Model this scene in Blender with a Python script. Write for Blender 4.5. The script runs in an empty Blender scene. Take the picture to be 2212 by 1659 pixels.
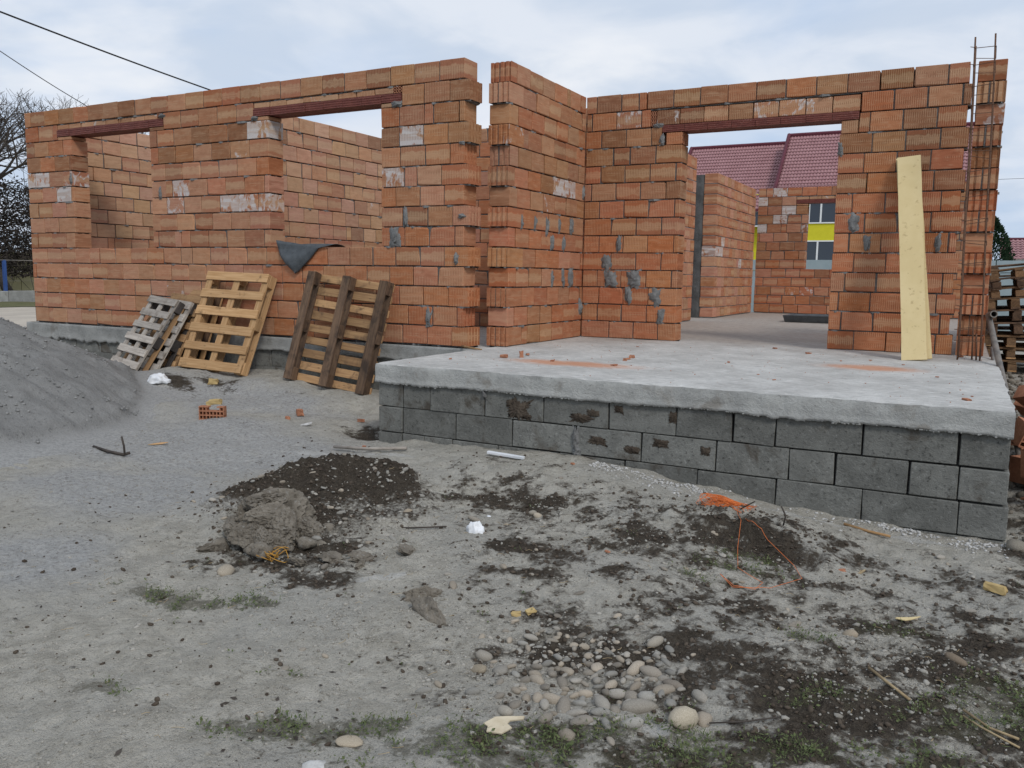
import bpy, bmesh, math, random
import numpy as np
from mathutils import Vector, Matrix, noise as mnoise

C = bpy.context.scene
COL = C.collection
R = random.Random(7)
RN = np.random.default_rng(11)

# ------------------------------------------------------------------ camera
def make_camera():
    cam = bpy.data.cameras.new('camera')
    o = bpy.data.objects.new('camera', cam)
    COL.objects.link(o)
    yaw, pit, rol = 0.4904, 0.1276, 0.0144
    s, c = math.sin(yaw), math.cos(yaw)
    F = Vector((-s*math.cos(pit), c*math.cos(pit), -math.sin(pit)))
    Rt = Vector((c, s, 0)); U = Rt.cross(F)
    R2 = Rt*math.cos(rol)+U*math.sin(rol)
    U2 = -Rt*math.sin(rol)+U*math.cos(rol)
    m = Matrix((R2, U2, -F)).transposed().to_4x4()
    m.translation = Vector((4.399, -7.1903, 0.7185))
    o.matrix_world = m
    cam.sensor_width = 36.0
    cam.lens = 36*1815.5/2212
    cam.clip_start = 0.05
    cam.clip_end = 2000
    C.camera = o
make_camera()

# ------------------------------------------------------------------ node helper
class G:
    def __init__(s, nt):
        s.nt = nt
    def n(s, t, ins=None, **props):
        nd = s.nt.nodes.new(t)
        for k, v in props.items():
            setattr(nd, k, v)
        for k, v in (ins or {}).items():
            s.set(nd.inputs[k], v)
        return nd
    def set(s, sock, v):
        if isinstance(v, bpy.types.NodeSocket):
            s.nt.links.new(v, sock)
        else:
            if isinstance(v, (tuple, list)) and len(v) == 3 and sock.type == 'RGBA':
                v = (*v, 1)
            sock.default_value = v
    def mix(s, f, a, b, mode='MIX'):
        nd = s.n('ShaderNodeMix', data_type='RGBA', blend_type=mode)
        s.set(nd.inputs[0], f); s.set(nd.inputs[6], a); s.set(nd.inputs[7], b)
        return nd.outputs[2]
    def math(s, op, a, b=0.0, c=None, clamp=False):
        nd = s.n('ShaderNodeMath', operation=op, use_clamp=clamp)
        s.set(nd.inputs[0], a); s.set(nd.inputs[1], b)
        if c is not None: s.set(nd.inputs[2], c)
        return nd.outputs[0]
    def mr(s, v, a, b, c=0.0, d=1.0, smooth=True):
        nd = s.n('ShaderNodeMapRange', interpolation_type='SMOOTHSTEP' if smooth else 'LINEAR')
        for i, x in enumerate((v, a, b, c, d)): s.set(nd.inputs[i], x)
        return nd.outputs[0]
    def vm(s, op, a, b):
        nd = s.n('ShaderNodeVectorMath', operation=op)
        s.set(nd.inputs[0], a); s.set(nd.inputs[1], b)
        return nd.outputs[0]
    def noise(s, vec, scale, detail=4, rough=.55, dist=0.0):
        nd = s.n('ShaderNodeTexNoise', {'Vector': vec, 'Scale': scale, 'Detail': detail, 'Roughness': rough, 'Distortion': dist})
        return nd.outputs[0]
    def co(s, which='Object'):
        return s.n('ShaderNodeTexCoord').outputs[which]
    def attr(s, name):
        return s.n('ShaderNodeAttribute', attribute_name=name).outputs['Fac']
    def bump(s, h, strength=.5, dist=.01, normal=None):
        nd = s.n('ShaderNodeBump', {'Height': h, 'Strength': strength, 'Distance': dist})
        if normal is not None: s.set(nd.inputs['Normal'], normal)
        return nd.outputs[0]
    def out(s, color, rough=.9, normal=None, spec=.2, metal=0.0, **kw):
        p = s.n('ShaderNodeBsdfPrincipled')
        s.set(p.inputs['Base Color'], color); s.set(p.inputs['Roughness'], rough)
        s.set(p.inputs['Specular IOR Level'], spec); s.set(p.inputs['Metallic'], metal)
        if normal is not None: s.set(p.inputs['Normal'], normal)
        for k, v in kw.items(): s.set(p.inputs[k], v)
        o = s.n('ShaderNodeOutputMaterial')
        s.nt.links.new(p.outputs[0], o.inputs[0])
        return p

def material(name):
    m = bpy.data.materials.new(name); m.use_nodes = True
    m.node_tree.nodes.clear()
    return m, G(m.node_tree)

# ------------------------------------------------------------------ sky, sun, exposure
SUN_DIR = Vector((0.62, -0.52, 0.72)).normalized()
def make_world():
    w = bpy.data.worlds.new('World'); C.world = w; w.use_nodes = True
    nt = w.node_tree; nt.nodes.clear(); g = G(nt)
    el = math.asin(SUN_DIR.z); az = math.atan2(SUN_DIR.x, SUN_DIR.y)
    sky = g.n('ShaderNodeTexSky', sky_type='NISHITA', sun_disc=False, sun_elevation=el, sun_rotation=az, dust_density=2.0, ozone_density=1.5)
    d = g.co('Generated')
    sep = g.n('ShaderNodeSeparateXYZ', {0: d})
    # project the view direction onto a cloud deck
    zc = g.math('MAXIMUM', g.math('ADD', sep.outputs[2], .18), .05)
    cx = g.math('DIVIDE', sep.outputs[0], zc); cy = g.math('DIVIDE', sep.outputs[1], zc)
    v = g.n('ShaderNodeCombineXYZ', {0: cx, 1: cy, 2: 0.0}).outputs[0]
    n1 = g.noise(v, 1.1, 6, .52, .25)
    n2 = g.noise(g.vm('ADD', v, (7.3, 2.1, 0)), 2.3, 5, .5, .4)
    grey = g.mix(g.mr(n2, .38, .62), (5.9, 6.8, 8.15), (7.5, 8.05, 8.95))
    cloud = g.mix(g.mr(n1, .50, .68), grey, (8.6, 8.9, 9.4))
    gap = g.mr(g.noise(g.vm('ADD', v, (3.1, 9.4, 0)), .9, 5, .5, .3), .42, .62, .0, .7)
    blue = g.mix(.2, (5.2, 6.7, 9.1), sky.outputs[0])
    col = g.mix(gap, cloud, blue)
    bg = g.n('ShaderNodeBackground', {'Color': col, 'Strength': .1})
    o = g.n('ShaderNodeOutputWorld'); nt.links.new(bg.outputs[0], o.inputs[0])
make_world()

def make_sun():
    l = bpy.data.lights.new('sun', 'SUN'); l.energy = 1.5; l.angle = math.radians(12); l.color = (1, .96, .9)
    o = bpy.data.objects.new('sun', l); COL.objects.link(o)
    o.rotation_euler = SUN_DIR.to_track_quat('Z', 'Y').to_euler()
make_sun()
C.view_settings.view_transform = 'Standard'; C.view_settings.look = 'None'
C.view_settings.gamma = 1; C.view_settings.use_curve_mapping = False
C.view_settings.exposure = 0.0

# ------------------------------------------------------------------ object helpers
def tag(o, label=None, cat=None, group=None, kind=None):
    if label: o['label'] = label
    if cat: o['category'] = cat
    if group: o['group'] = group
    if kind: o['kind'] = kind
    return o
def link(name, me, parent=None, loc=None, rot=None):
    o = bpy.data.objects.new(name, me); COL.objects.link(o)
    if loc is not None: o.location = loc
    if rot is not None: o.rotation_euler = rot
    if parent is not None: o.parent = parent
    return o
def thing(name, label, cat, loc=(0, 0, 0), rz=0.0, group=None):
    return tag(link(name, None, None, loc, (0, 0, rz)), label, cat, group)
def mesh(name, verts, faces, mat=None, smooth=False):
    me = bpy.data.meshes.new(name)
    me.from_pydata([tuple(v) for v in verts], [], [tuple(f) for f in faces])
    if mat: me.materials.append(mat)
    if smooth: me.polygons.foreach_set('use_smooth', [True]*len(me.polygons))
    me.update(); return me
def np_mesh(name, V, F, mat, smooth=False, attrs=None):
    """V (n,3) array, F (m,k) array of equal-sized faces"""
    me = bpy.data.meshes.new(name)
    V = np.ascontiguousarray(V, dtype=np.float32); F = np.ascontiguousarray(F, dtype=np.int32)
    k = F.shape[1]
    me.vertices.add(len(V)); me.vertices.foreach_set('co', V.ravel())
    me.loops.add(F.size); me.loops.foreach_set('vertex_index', F.ravel())
    me.polygons.add(len(F)); me.polygons.foreach_set('loop_start', np.arange(0, F.size, k, dtype=np.int32))
    if smooth: me.polygons.foreach_set('use_smooth', np.ones(len(F), dtype=bool))
    for a, val in (attrs or {}).items():
        at = me.attributes.new(a, 'FLOAT', 'POINT'); at.data.foreach_set('value', np.ascontiguousarray(val, dtype=np.float32))
    me.materials.append(mat); me.update(calc_edges=True); me.validate()
    return me

class MB:
    def __init__(s): s.v = []; s.f = []
    def add(s, vs, fs):
        b = len(s.v); s.v += [tuple(v) for v in vs]; s.f += [tuple(i+b for i in f) for f in fs]
    def box(s, lo, hi, M=None):
        x0, y0, z0 = lo; x1, y1, z1 = hi
        vs = [Vector(p) for p in ((x0,y0,z0),(x1,y0,z0),(x1,y1,z0),(x0,y1,z0),(x0,y0,z1),(x1,y0,z1),(x1,y1,z1),(x0,y1,z1))]
        if M is not None: vs = [M @ p for p in vs]
        s.add(vs, [(3,2,1,0),(4,5,6,7),(0,1,5,4),(1,2,6,5),(2,3,7,6),(3,0,4,7)])
    def tube(s, pts, r, n=6, cap=True):
        pts = [Vector(p) for p in pts]; rs = r if isinstance(r, (list, tuple)) else [r]*len(pts)
        rings = []; ref = Vector((0.3, 0.2, 0.93))
        for i, p in enumerate(pts):
            t = (pts[min(i+1, len(pts)-1)]-pts[max(i-1, 0)])
            t = t.normalized() if t.length > 1e-9 else Vector((0, 0, 1))
            a = t.cross(ref)
            if a.length < 1e-3: a = t.cross(Vector((1, 0, 0)))
            a.normalize(); b = t.cross(a)
            rings.append([p+(a*math.cos(2*math.pi*k/n)+b*math.sin(2*math.pi*k/n))*rs[i] for k in range(n)])
        vs = [v for rg in rings for v in rg]; fs = []
        for i in range(len(pts)-1):
            for k in range(n):
                a0 = i*n+k; a1 = i*n+(k+1) % n
                fs.append((a0, a1, a1+n, a0+n))
        if cap:
            fs.append(tuple(range(n-1, -1, -1))); fs.append(tuple(range((len(pts)-1)*n, len(pts)*n)))
        s.add(vs, fs)
    def me(s, name, mat, smooth=False): return mesh(name, s.v, s.f, mat, smooth)
    def build(s, name, mat, parent=None, smooth=False, loc=None, rot=None):
        return link(name, s.me(name, mat, smooth), parent, loc, rot)

def chamfer(lx, ly, lz, c, jit=0.0, rng=R, chip=False):
    """box centred on the origin with chamfered edges: 44 triangles"""
    hx, hy, hz = lx/2, ly/2, lz/2; vs = []; S = [(x, y, z) for x in (-1, 1) for y in (-1, 1) for z in (-1, 1)]
    ix = {s: i for i, s in enumerate(S)}
    for (x, y, z) in S:
        j = Vector((rng.uniform(-jit, jit), rng.uniform(-jit, jit), rng.uniform(-jit, jit)))
        cc = c*rng.uniform(.6, 1.5)
        if chip and rng.random() < .22: cc = rng.uniform(.010, .022)
        vs += [Vector((x*hx, y*(hy-cc), z*(hz-cc)))+j, Vector((x*(hx-cc), y*hy, z*(hz-cc)))+j, Vector((x*(hx-cc), y*(hy-cc), z*hz))+j]
    fs = []
    for ax in range(3):
        o1, o2 = [a for a in range(3) if a != ax]
        for sg in (-1, 1):
            q = []
            for (p, r) in ((-1, -1), (1, -1), (1, 1), (-1, 1)):
                k = [0, 0, 0]; k[ax] = sg; k[o1] = p; k[o2] = r; q.append(ix[tuple(k)]*3+ax)
            if (sg > 0) != (ax != 1): q.reverse()
            fs.append(tuple(q))
    bm = bmesh.new(); bv = [bm.verts.new(v) for v in vs]
    for f in fs: bm.faces.new([bv[i] for i in f])
    for ax in range(3):                          # bevels along axis ax
        o1, o2 = [a for a in range(3) if a != ax]
        for p in (-1, 1):
            for r in (-1, 1):
                a = [0, 0, 0]; b = [0, 0, 0]; a[ax] = -1; b[ax] = 1; a[o1] = b[o1] = p; a[o2] = b[o2] = r
                A = ix[tuple(a)]*3; B = ix[tuple(b)]*3
                bm.faces.new([bv[A+o1], bv[B+o1], bv[B+o2], bv[A+o2]])
    for i in range(8): bm.faces.new([bv[3*i], bv[3*i+1], bv[3*i+2]])
    bmesh.ops.recalc_face_normals(bm, faces=bm.faces)
    return bm
def bm_mesh(bm, name, mat, smooth=False):
    me = bpy.data.meshes.new(name); bm.to_mesh(me); bm.free(); me.materials.append(mat)
    if smooth: me.polygons.foreach_set('use_smooth', [True]*len(me.polygons))
    return me

# numpy value noise -----------------------------------------------------------
_T = RN.random((256, 256))
def vnoise(x, y):
    xi = np.floor(x).astype(int); yi = np.floor(y).astype(int); fx = x-xi; fy = y-yi
    fx = fx*fx*(3-2*fx); fy = fy*fy*(3-2*fy)
    a = _T[xi & 255, yi & 255]; b = _T[(xi+1) & 255, yi & 255]; c = _T[xi & 255, (yi+1) & 255]; d = _T[(xi+1) & 255, (yi+1) & 255]
    return (a*(1-fx)+b*fx)*(1-fy)+(c*(1-fx)+d*fx)*fy
def fbm(x, y, s, o=4, g=.5):
    t = 0; a = 1; n = 0
    for i in range(o):
        t = t+a*(vnoise(x*s+17.3*i, y*s+9.1*i)-.5); n += a; a *= g; s *= 2.03
    return t/n*2

CP = np.array([(4.7,-1.74,-.76),(3.94,-1.74,-.745),(3.42,-1.74,-.715),(2.9,-1.74,-.65),(2.39,-1.74,-.575),(1.9,-1.74,-.56),(1.37,-1.74,-.58),(.7,-1.74,-.6),(.25,-1.74,-.645),
(-1.1,0,-.5),(-2.35,0,-.39),(-4.2,0,-.42),(-6,0,-.45),(-7,0,-.45),(-3.4,-.6,-.38),(-2.1,-.5,-.40),(-1.2,-.5,-.49),(-4.2,-1,-.54),
(-2,-1.2,-.55),(-.5,-1,-.62),(-2,-2.5,-.66),(0,-3,-.72),(2,-3,-.74),(4,-3,-.79),(1,-4.5,-.78),(3,-4.7,-.80),(4.4,-7.2,-.86),(1,-7,-.84),
(6.5,-4,-.84),(5.5,-1,-.72),(5.2,1,-.6),(5.5,4.5,-.36),(6,8,-.4),(-4,-4,-.70),(-9,-2,-.5),(-9,3,-.48),(-8,8,-.5),(8,-7,-.9),(-5,-8,-.8),(-14,-4,-.55),(-15,5,-.5),(-27,11,-.5),(-20,20,-.5),(0,20,-.5),(10,20,-.5),(15,0,-.7),(0,-20,-.8),(-60,0,-.5),(60,0,-.6),(0,60,-.5),(-40,50,-.5),(40,50,-.5)])
def gz(x, y):
    x = np.asarray(x, float); y = np.asarray(y, float); num = 0; den = 0
    for cx, cy, cz in CP:
        w = ((x-cx)**2+(y-cy)**2+.04)**-1.8
        num = num+w*cz; den = den+w
    return num/den
def g1(x, y): return float(gz(x, y))

# soil zones: what the ground is made of, place by place ------------------------
def blobs(x, y, L):
    t = np.zeros_like(x)
    for cx, cy, rx, ry, a in L:
        c, s = math.cos(a), math.sin(a); u = (x-cx)*c+(y-cy)*s; v = -(x-cx)*s+(y-cy)*c
        t = np.maximum(t, np.exp(-(u/rx)**2-(v/ry)**2))
    return t
SOIL = [(1.0,-3.1,.75,.45,.2),(1.35,-3.95,.5,.3,.3),(2.0,-2.6,.7,.16,.1),(2.93,-2.79,.4,.2,.1),(3.5,-2.68,.55,.2,-.1),(4.0,-2.9,.4,.15,0),(3.92,-4.09,.55,.33,.4),
        (3.53,-3.95,.5,.25,.2),(4.08,-3.33,.33,.2,.3),(4.55,-2.95,.3,.12,-.4),(3.0,-3.4,.4,.18,.3),(2.6,-3.62,.3,.13,.2),(-.05,-1.5,.28,.2,0),(3.15,-4.2,.5,.35,.4),(4.4,-3.7,.45,.25,.5),
        (1.7,-4.15,.28,.14,.2),(-2.6,-.85,.4,.16,0),(3.95,-4.5,.35,.2,.4),(4.7,-4.1,.35,.2,.4),(-2.9,-1.1,.4,.2,.0),(4.2,-4.15,.55,.35,.5),(3.6,-3.4,.7,.2,.3),(3.0,-3.05,.6,.16,.2),(2.35,-3.3,.3,.12,.2),(4.5,-3.35,.3,.2,.4),(5.2,-1.6,.6,1.4,0),(5.4,1.5,.9,2.0,0)]
DUST = [(-1.2,-2.6,1.9,1.1,.1),(-2.0,-1.2,1.5,.6,0),(-.4,-3.6,1.1,.7,.3),(0.3,-4.7,.6,.5,0),(-5,-2,3,2.5,0)]
LIME = [(.2,-2.32,.45,.09,.05),(.75,-2.2,.3,.07,.1),(2.75,-1.93,.35,.07,-.3),(3.55,-1.93,.5,.06,-.08),(4.25,-1.95,.4,.06,-.05),(2.0,-4.0,.2,.05,.8),(3.55,-4.6,.12,.08,0),(1.55,-3.3,.2,.05,-.4)]
MOSS = [(1.42,-4.6,.28,.12,.4),(1.12,-4.66,.18,.08,.4),(1.6,-4.5,.2,.07,.3),(3.05,-4.97,.35,.16,.6),(3.43,-4.72,.3,.12,.6),(3.71,-4.6,.18,.1,.5),(2.76,-5.03,.16,.08,.5),(4.53,-4.08,.25,.12,.4),
        (3.49,-2.79,.22,.07,0),(4.18,-3.34,.15,.08,.3),(4.08,-4.1,.18,.08,.4),(3.15,-5.2,.45,.12,.6),(4.62,-3.75,.2,.12,.5),(3.3,-3.2,.14,.06,.2),(4.0,-4.55,.22,.1,.5),(2.2,-4.95,.12,.05,.5),(3.9,-3.6,.15,.07,.4),(1.75,-5.35,.14,.06,.4),(4.35,-4.4,.25,.12,.4),(3.3,-4.95,.5,.14,.55),(3.75,-4.75,.3,.12,.5),(4.6,-3.95,.3,.14,.5),(2.5,-5.2,.3,.1,.5),(3.45,-2.95,.25,.08,.2)]
def zones(x, y):
    br = fbm(x, y, 3.1, 4)*.5; br2 = fbm(x+5, y-3, 7.3, 4)*.5
    br3 = fbm(x-2, y+1, 21, 3)*.5
    mott = 1/(1+np.exp(-(x*.88+y*.47-.15)/.22))*np.clip((-1.95-y)/.4, 0, 1)      # the right half of the yard is mottled with bare soil
    soil = np.clip((np.maximum(blobs(x, y, SOIL), .60*mott)+br*.75+br2*1.0+br3*.9-.22)/.8, 0, 1)
    dust = np.clip((blobs(x, y, DUST)+br*.5-.3)/.45, 0, 1)
    lime = np.clip((blobs(x, y, LIME)+br2*.9-.38)/.4, 0, 1)
    moss = np.clip((blobs(x, y, MOSS)+br2*.9+br3*.9-.3)/.6, 0, 1)
    return soil, dust, lime, moss

# ------------------------------------------------------------------ materials
def mat_brick(name='hollow_brick_clay', rib=True):
    m, g = material(name)
    co = g.co(); oi = g.n('ShaderNodeObjectInfo'); rnd = oi.outputs['Random']
    off = g.n('ShaderNodeCombineXYZ', {0: g.math('MULTIPLY', rnd, 91.0), 1: g.math('MULTIPLY', rnd, 37.0), 2: g.math('MULTIPLY', rnd, 53.0)}).outputs[0]
    sep = g.n('ShaderNodeSeparateXYZ', {0: co}); X, Y, Z = sep.outputs
    v = g.vm('ADD', co, off)
    streak = g.noise(g.vm('MULTIPLY', v, (7, 7, 26)), 1.0, 4, .6)
    blotch = g.noise(v, 9, 4, .6, .3)
    base = oi.outputs['Color']
    dark = g.mix(1.0, base, (.60, .52, .47), 'MULTIPLY')
    lightc = g.mix(.5, base, (.54, .39, .25))
    red = g.mix(.55, base, (.30, .095, .05))
    c = g.mix(g.mr(streak, .45, .75, 0, .5), base, dark)
    c = g.mix(g.mr(streak, .5, .34, 0, .45), c, lightc)
    # dried-water band: pale middle, redder rim with a wandering edge (only on some bricks)
    wav = g.noise(g.vm('MULTIPLY', v, (16, 16, 1)), 1.0, 3, .6)
    edge = g.math('ADD', g.math('ABSOLUTE', Z), g.math('MULTIPLY', g.math('SUBTRACT', wav, .5), .075))
    some = g.mr(g.math('FRACT', g.math('MULTIPLY', rnd, 17.3)), .62, .68)
    band = g.math('MULTIPLY', g.mr(edge, .044, .052), some)
    c = g.mix(g.math('MULTIPLY', band, .8), c, red)
    c = g.mix(g.math('MULTIPLY', g.math('MULTIPLY', g.mr(edge, .044, .036), some), .5), c, (.5, .33, .2))
    c = g.mix(g.mr(blotch, .55, .75, 0, .55), c, dark)
    # plaster / lime splashes, amount held in the object's colour alpha
    wn = g.noise(g.vm('MULTIPLY', v, (11, 11, 7)), 1.0, 5, .62, .4)
    wm = g.mr(wn, g.math('SUBTRACT', oi.outputs['Alpha'], .09), oi.outputs['Alpha'])
    c = g.mix(g.math('MULTIPLY', wm, .9), c, (.60, .585, .57))
    fine = g.noise(v, 160, 2, .6)
    c = g.mix(g.mr(fine, .3, .7, 0, .25), c, dark)
    # comb ribs running up the face, fading in and out over the height
    ph = g.math('MULTIPLY', X, 2*math.pi/.0195)
    comb = g.math('MULTIPLY', g.math('SINE', ph), g.mr(g.noise(g.vm('MULTIPLY', v, (3, 3, 24)), 1.0, 2, .5), .38, .58))
    c = g.mix(g.mr(comb, .1, .9, 0, .45), c, lightc)
    c = g.mix(g.mr(comb, .1, -.9, 0, .6), c, dark)
    # two pale scuff lines near mid height
    sc = g.math('ABSOLUTE', g.math('SUBTRACT', g.math('ABSOLUTE', Z), .012))
    c = g.mix(g.math('MULTIPLY', g.mr(sc, .005, .001), g.mr(g.noise(g.vm('MULTIPLY', v, (14, 14, 3)), 1.0, 3, .6), .45, .6, 0, .55)), c, lightc)
    h = g.math('ADD', g.math('MULTIPLY', comb, .5), g.math('MULTIPLY', blotch, 1.2))
    h = g.math('ADD', h, g.math('MULTIPLY', fine, .5))
    g.out(c, .92, g.bump(h, .55, .003), .12)
    return m

def mat_simple(name, c1, c2, scale=8, rough=.85, bump=.3, dist=.004, stretch=(1, 1, 1), spec=.2, metal=0, c3=None, rnd=True, objcol=False):
    m, g = material(name); co = g.co()
    v = g.vm('MULTIPLY', co, stretch)
    if rnd:
        r = g.n('ShaderNodeObjectInfo').outputs['Random']
        v = g.vm('ADD', v, g.n('ShaderNodeCombineXYZ', {0: g.math('MULTIPLY', r, 40.0), 1: g.math('MULTIPLY', r, 23.0), 2: g.math('MULTIPLY', r, 71.0)}).outputs[0])
    n1 = g.noise(v, scale, 5, .6, .2); n2 = g.noise(v, scale*6, 3, .6)
    c = g.mix(g.mr(n1, .32, .68), c1, c2)
    if c3: c = g.mix(g.mr(n2, .58, .74), c, c3)
    if objcol:
        c = g.mix(1.0, c, g.n('ShaderNodeObjectInfo').outputs['Color'], 'MULTIPLY')
    h = g.math('ADD', n1, g.math('MULTIPLY', n2, .5))
    g.out(c, rough, g.bump(h, bump, dist), spec, metal)
    return m

def mat_wood(name, c1, c2, dirt, dirt_amt=.35):
    m, g = material(name); co = g.co(); oi = g.n('ShaderNodeObjectInfo'); r = oi.outputs['Random']
    v = g.vm('ADD', co, g.n('ShaderNodeCombineXYZ', {0: g.math('MULTIPLY', r, 31.0), 1: g.math('MULTIPLY', r, 17.0), 2: g.math('MULTIPLY', r, 7.0)}).outputs[0])
    grain = g.noise(g.vm('MULTIPLY', v, (3, 55, 55)), 1.0, 4, .6, .5)
    big = g.noise(v, 7, 4, .6, .4); fine = g.noise(g.vm('MULTIPLY', v, (12, 260, 260)), 1.0, 2, .6)
    c = g.mix(g.mr(grain, .35, .65), c1, c2)
    tone = g.math('ADD', .72, g.math('MULTIPLY', g.math('FRACT', g.math('MULTIPLY', r, 13.7)), .5))
    tc = g.n('ShaderNodeCombineXYZ', {0: tone, 1: tone, 2: tone}).outputs[0]
    c = g.mix(1.0, c, tc, 'MULTIPLY')
    c = g.mix(g.mr(big, .62-dirt_amt*.4, .74, 0, .9), c, dirt)
    kn = g.n('ShaderNodeTexVoronoi', {'Vector': g.vm('MULTIPLY', v, (5, 14, 14)), 'Scale': 1.0}).outputs[0]
    c = g.mix(g.mr(kn, .12, .05, 0, .7), c, dirt)
    h = g.math('ADD', grain, g.math('MULTIPLY', fine, .6))
    g.out(c, .82, g.bump(h, .45, .002), .2)
    return m

def mat_ground():
    m, g = material('site_ground'); co = g.co()
    soil, dust, lime, moss = (g.attr(a) for a in ('soil', 'dust', 'lime', 'moss'))
    n0 = g.noise(co, 1.3, 5, .6); n1 = g.noise(co, 9, 6, .65, .3); n2 = g.noise(co, 38, 5, .65); n3 = g.noise(co, 170, 3, .65)
    c = g.mix(g.mr(n1, .35, .68), (.50, .47, .405), (.36, .335, .283))
    c = g.mix(g.mr(n0, .42, .64, 0, .6), c, (.41, .395, .355))
    c = g.mix(g.math('MULTIPLY', dust, g.mr(n1, .2, .55, .55, 1)), c, g.mix(g.mr(n2, .35, .65), (.45, .443, .425), (.34, .334, .32)))
    c = g.mix(g.mr(n2, .55, .72, 0, .55), c, (.19, .172, .143))
    c = g.mix(g.mr(n3, .55, .72, 0, .6), c, (.52, .50, .46))
    c = g.mix(g.mr(n3, .45, .30, 0, .6), c, (.11, .10, .085))
    sm = g.mr(g.math('ADD', soil, g.math('MULTIPLY', g.math('SUBTRACT', n2, .5), 1.5)), .2, .85)
    sc = g.mix(g.mr(n2, .35, .7), (.042, .034, .026), (.085, .07, .054))
    sc = g.mix(g.mr(n3, .5, .75, 0, .6), sc, (.17, .145, .115))
    c = g.mix(sm, c, sc)
    mm = g.mr(g.math('ADD', moss, g.math('MULTIPLY', g.math('SUBTRACT', n2, .5), 2.6)), .3, .95, 0, .6)
    c = g.mix(mm, c, (.085, .078, .05))
    lm = g.mr(g.math('ADD', lime, g.math('MULTIPLY', g.math('SUBTRACT', n2, .5), 2.2)), .45, 1.0, 0, .6)
    c = g.mix(lm, c, (.56, .55, .52))
    h = g.math('ADD', g.math('MULTIPLY', n1, .9), g.math('ADD', g.math('MULTIPLY', n2, .7), g.math('MULTIPLY', n3, .3)))
    g.out(c, .95, g.bump(h, 1.0, .04), .1)
    return m

def mat_concrete(name, c1, c2, spot, pit=.5, scale=6, stain=None):
    m, g = material(name); co = g.co(); r = g.n('ShaderNodeObjectInfo').outputs['Random']
    v = g.vm('ADD', co, g.n('ShaderNodeCombineXYZ', {0: g.math('MULTIPLY', r, 31.0), 1: g.math('MULTIPLY', r, 17.0), 2: g.math('MULTIPLY', r, 7.0)}).outputs[0])
    n1 = g.noise(v, scale, 6, .62, .2); n2 = g.noise(v, 48, 4, .65); n3 = g.noise(v, 170, 2, .6)
    c = g.mix(g.mr(n1, .34, .66), c1, c2)
    c = g.mix(g.mr(n2, .56, .70, 0, pit), c, spot)
    c = g.mix(g.mr(n2, .42, .30, 0, pit*.6), c, g.mix(.5, c2, (.5, .5, .48)))
    if stain:
        c = g.mix(g.mr(g.noise(v, 3.1, 5, .6, .5), .56, .68, 0, .8), c, stain)
        tn = g.math('ADD', .80, g.math('MULTIPLY', g.math('FRACT', g.math('MULTIPLY', r, 7.31)), .38)); c = g.mix(1.0, c, g.n('ShaderNodeCombineXYZ', {0: tn, 1: tn, 2: tn}).outputs[0], 'MULTIPLY')
    h = g.math('ADD', n1, g.math('ADD', g.math('MULTIPLY', n2, .9), g.math('MULTIPLY', n3, .4)))
    g.out(c, .92, g.bump(h, .85, .011), .15)
    return m

def mat_sand():
    m, g = material('grey_sand_heap'); co = g.co(); foot = g.attr('foot')
    n1 = g.noise(co, 4, 6, .62, .3); n2 = g.noise(co, 40, 4, .65); n3 = g.noise(co, 150, 3, .6)
    c = g.mix(g.mr(n1, .34, .66), (.235, .232, .222), (.18, .178, .17))
    c = g.mix(g.mr(n2, .55, .70, 0, .7), c, (.10, .10, .098)); c = g.mix(g.mr(n3, .56, .72, 0, .7), c, (.36, .355, .34))
    f = g.mr(g.math('ADD', foot, g.math('MULTIPLY', g.math('SUBTRACT', n2, .5), 1.2)), .15, .9)
    c = g.mix(f, g.mix(g.mr(n2, .38, .62), (.25, .247, .238), (.34, .335, .32)), c)
    h = g.math('ADD', n1, g.math('ADD', g.math('MULTIPLY', n2, .9), g.math('MULTIPLY', n3, .5)))
    g.out(c, .95, g.bump(h, .8, .014), .1)
    return m

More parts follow.
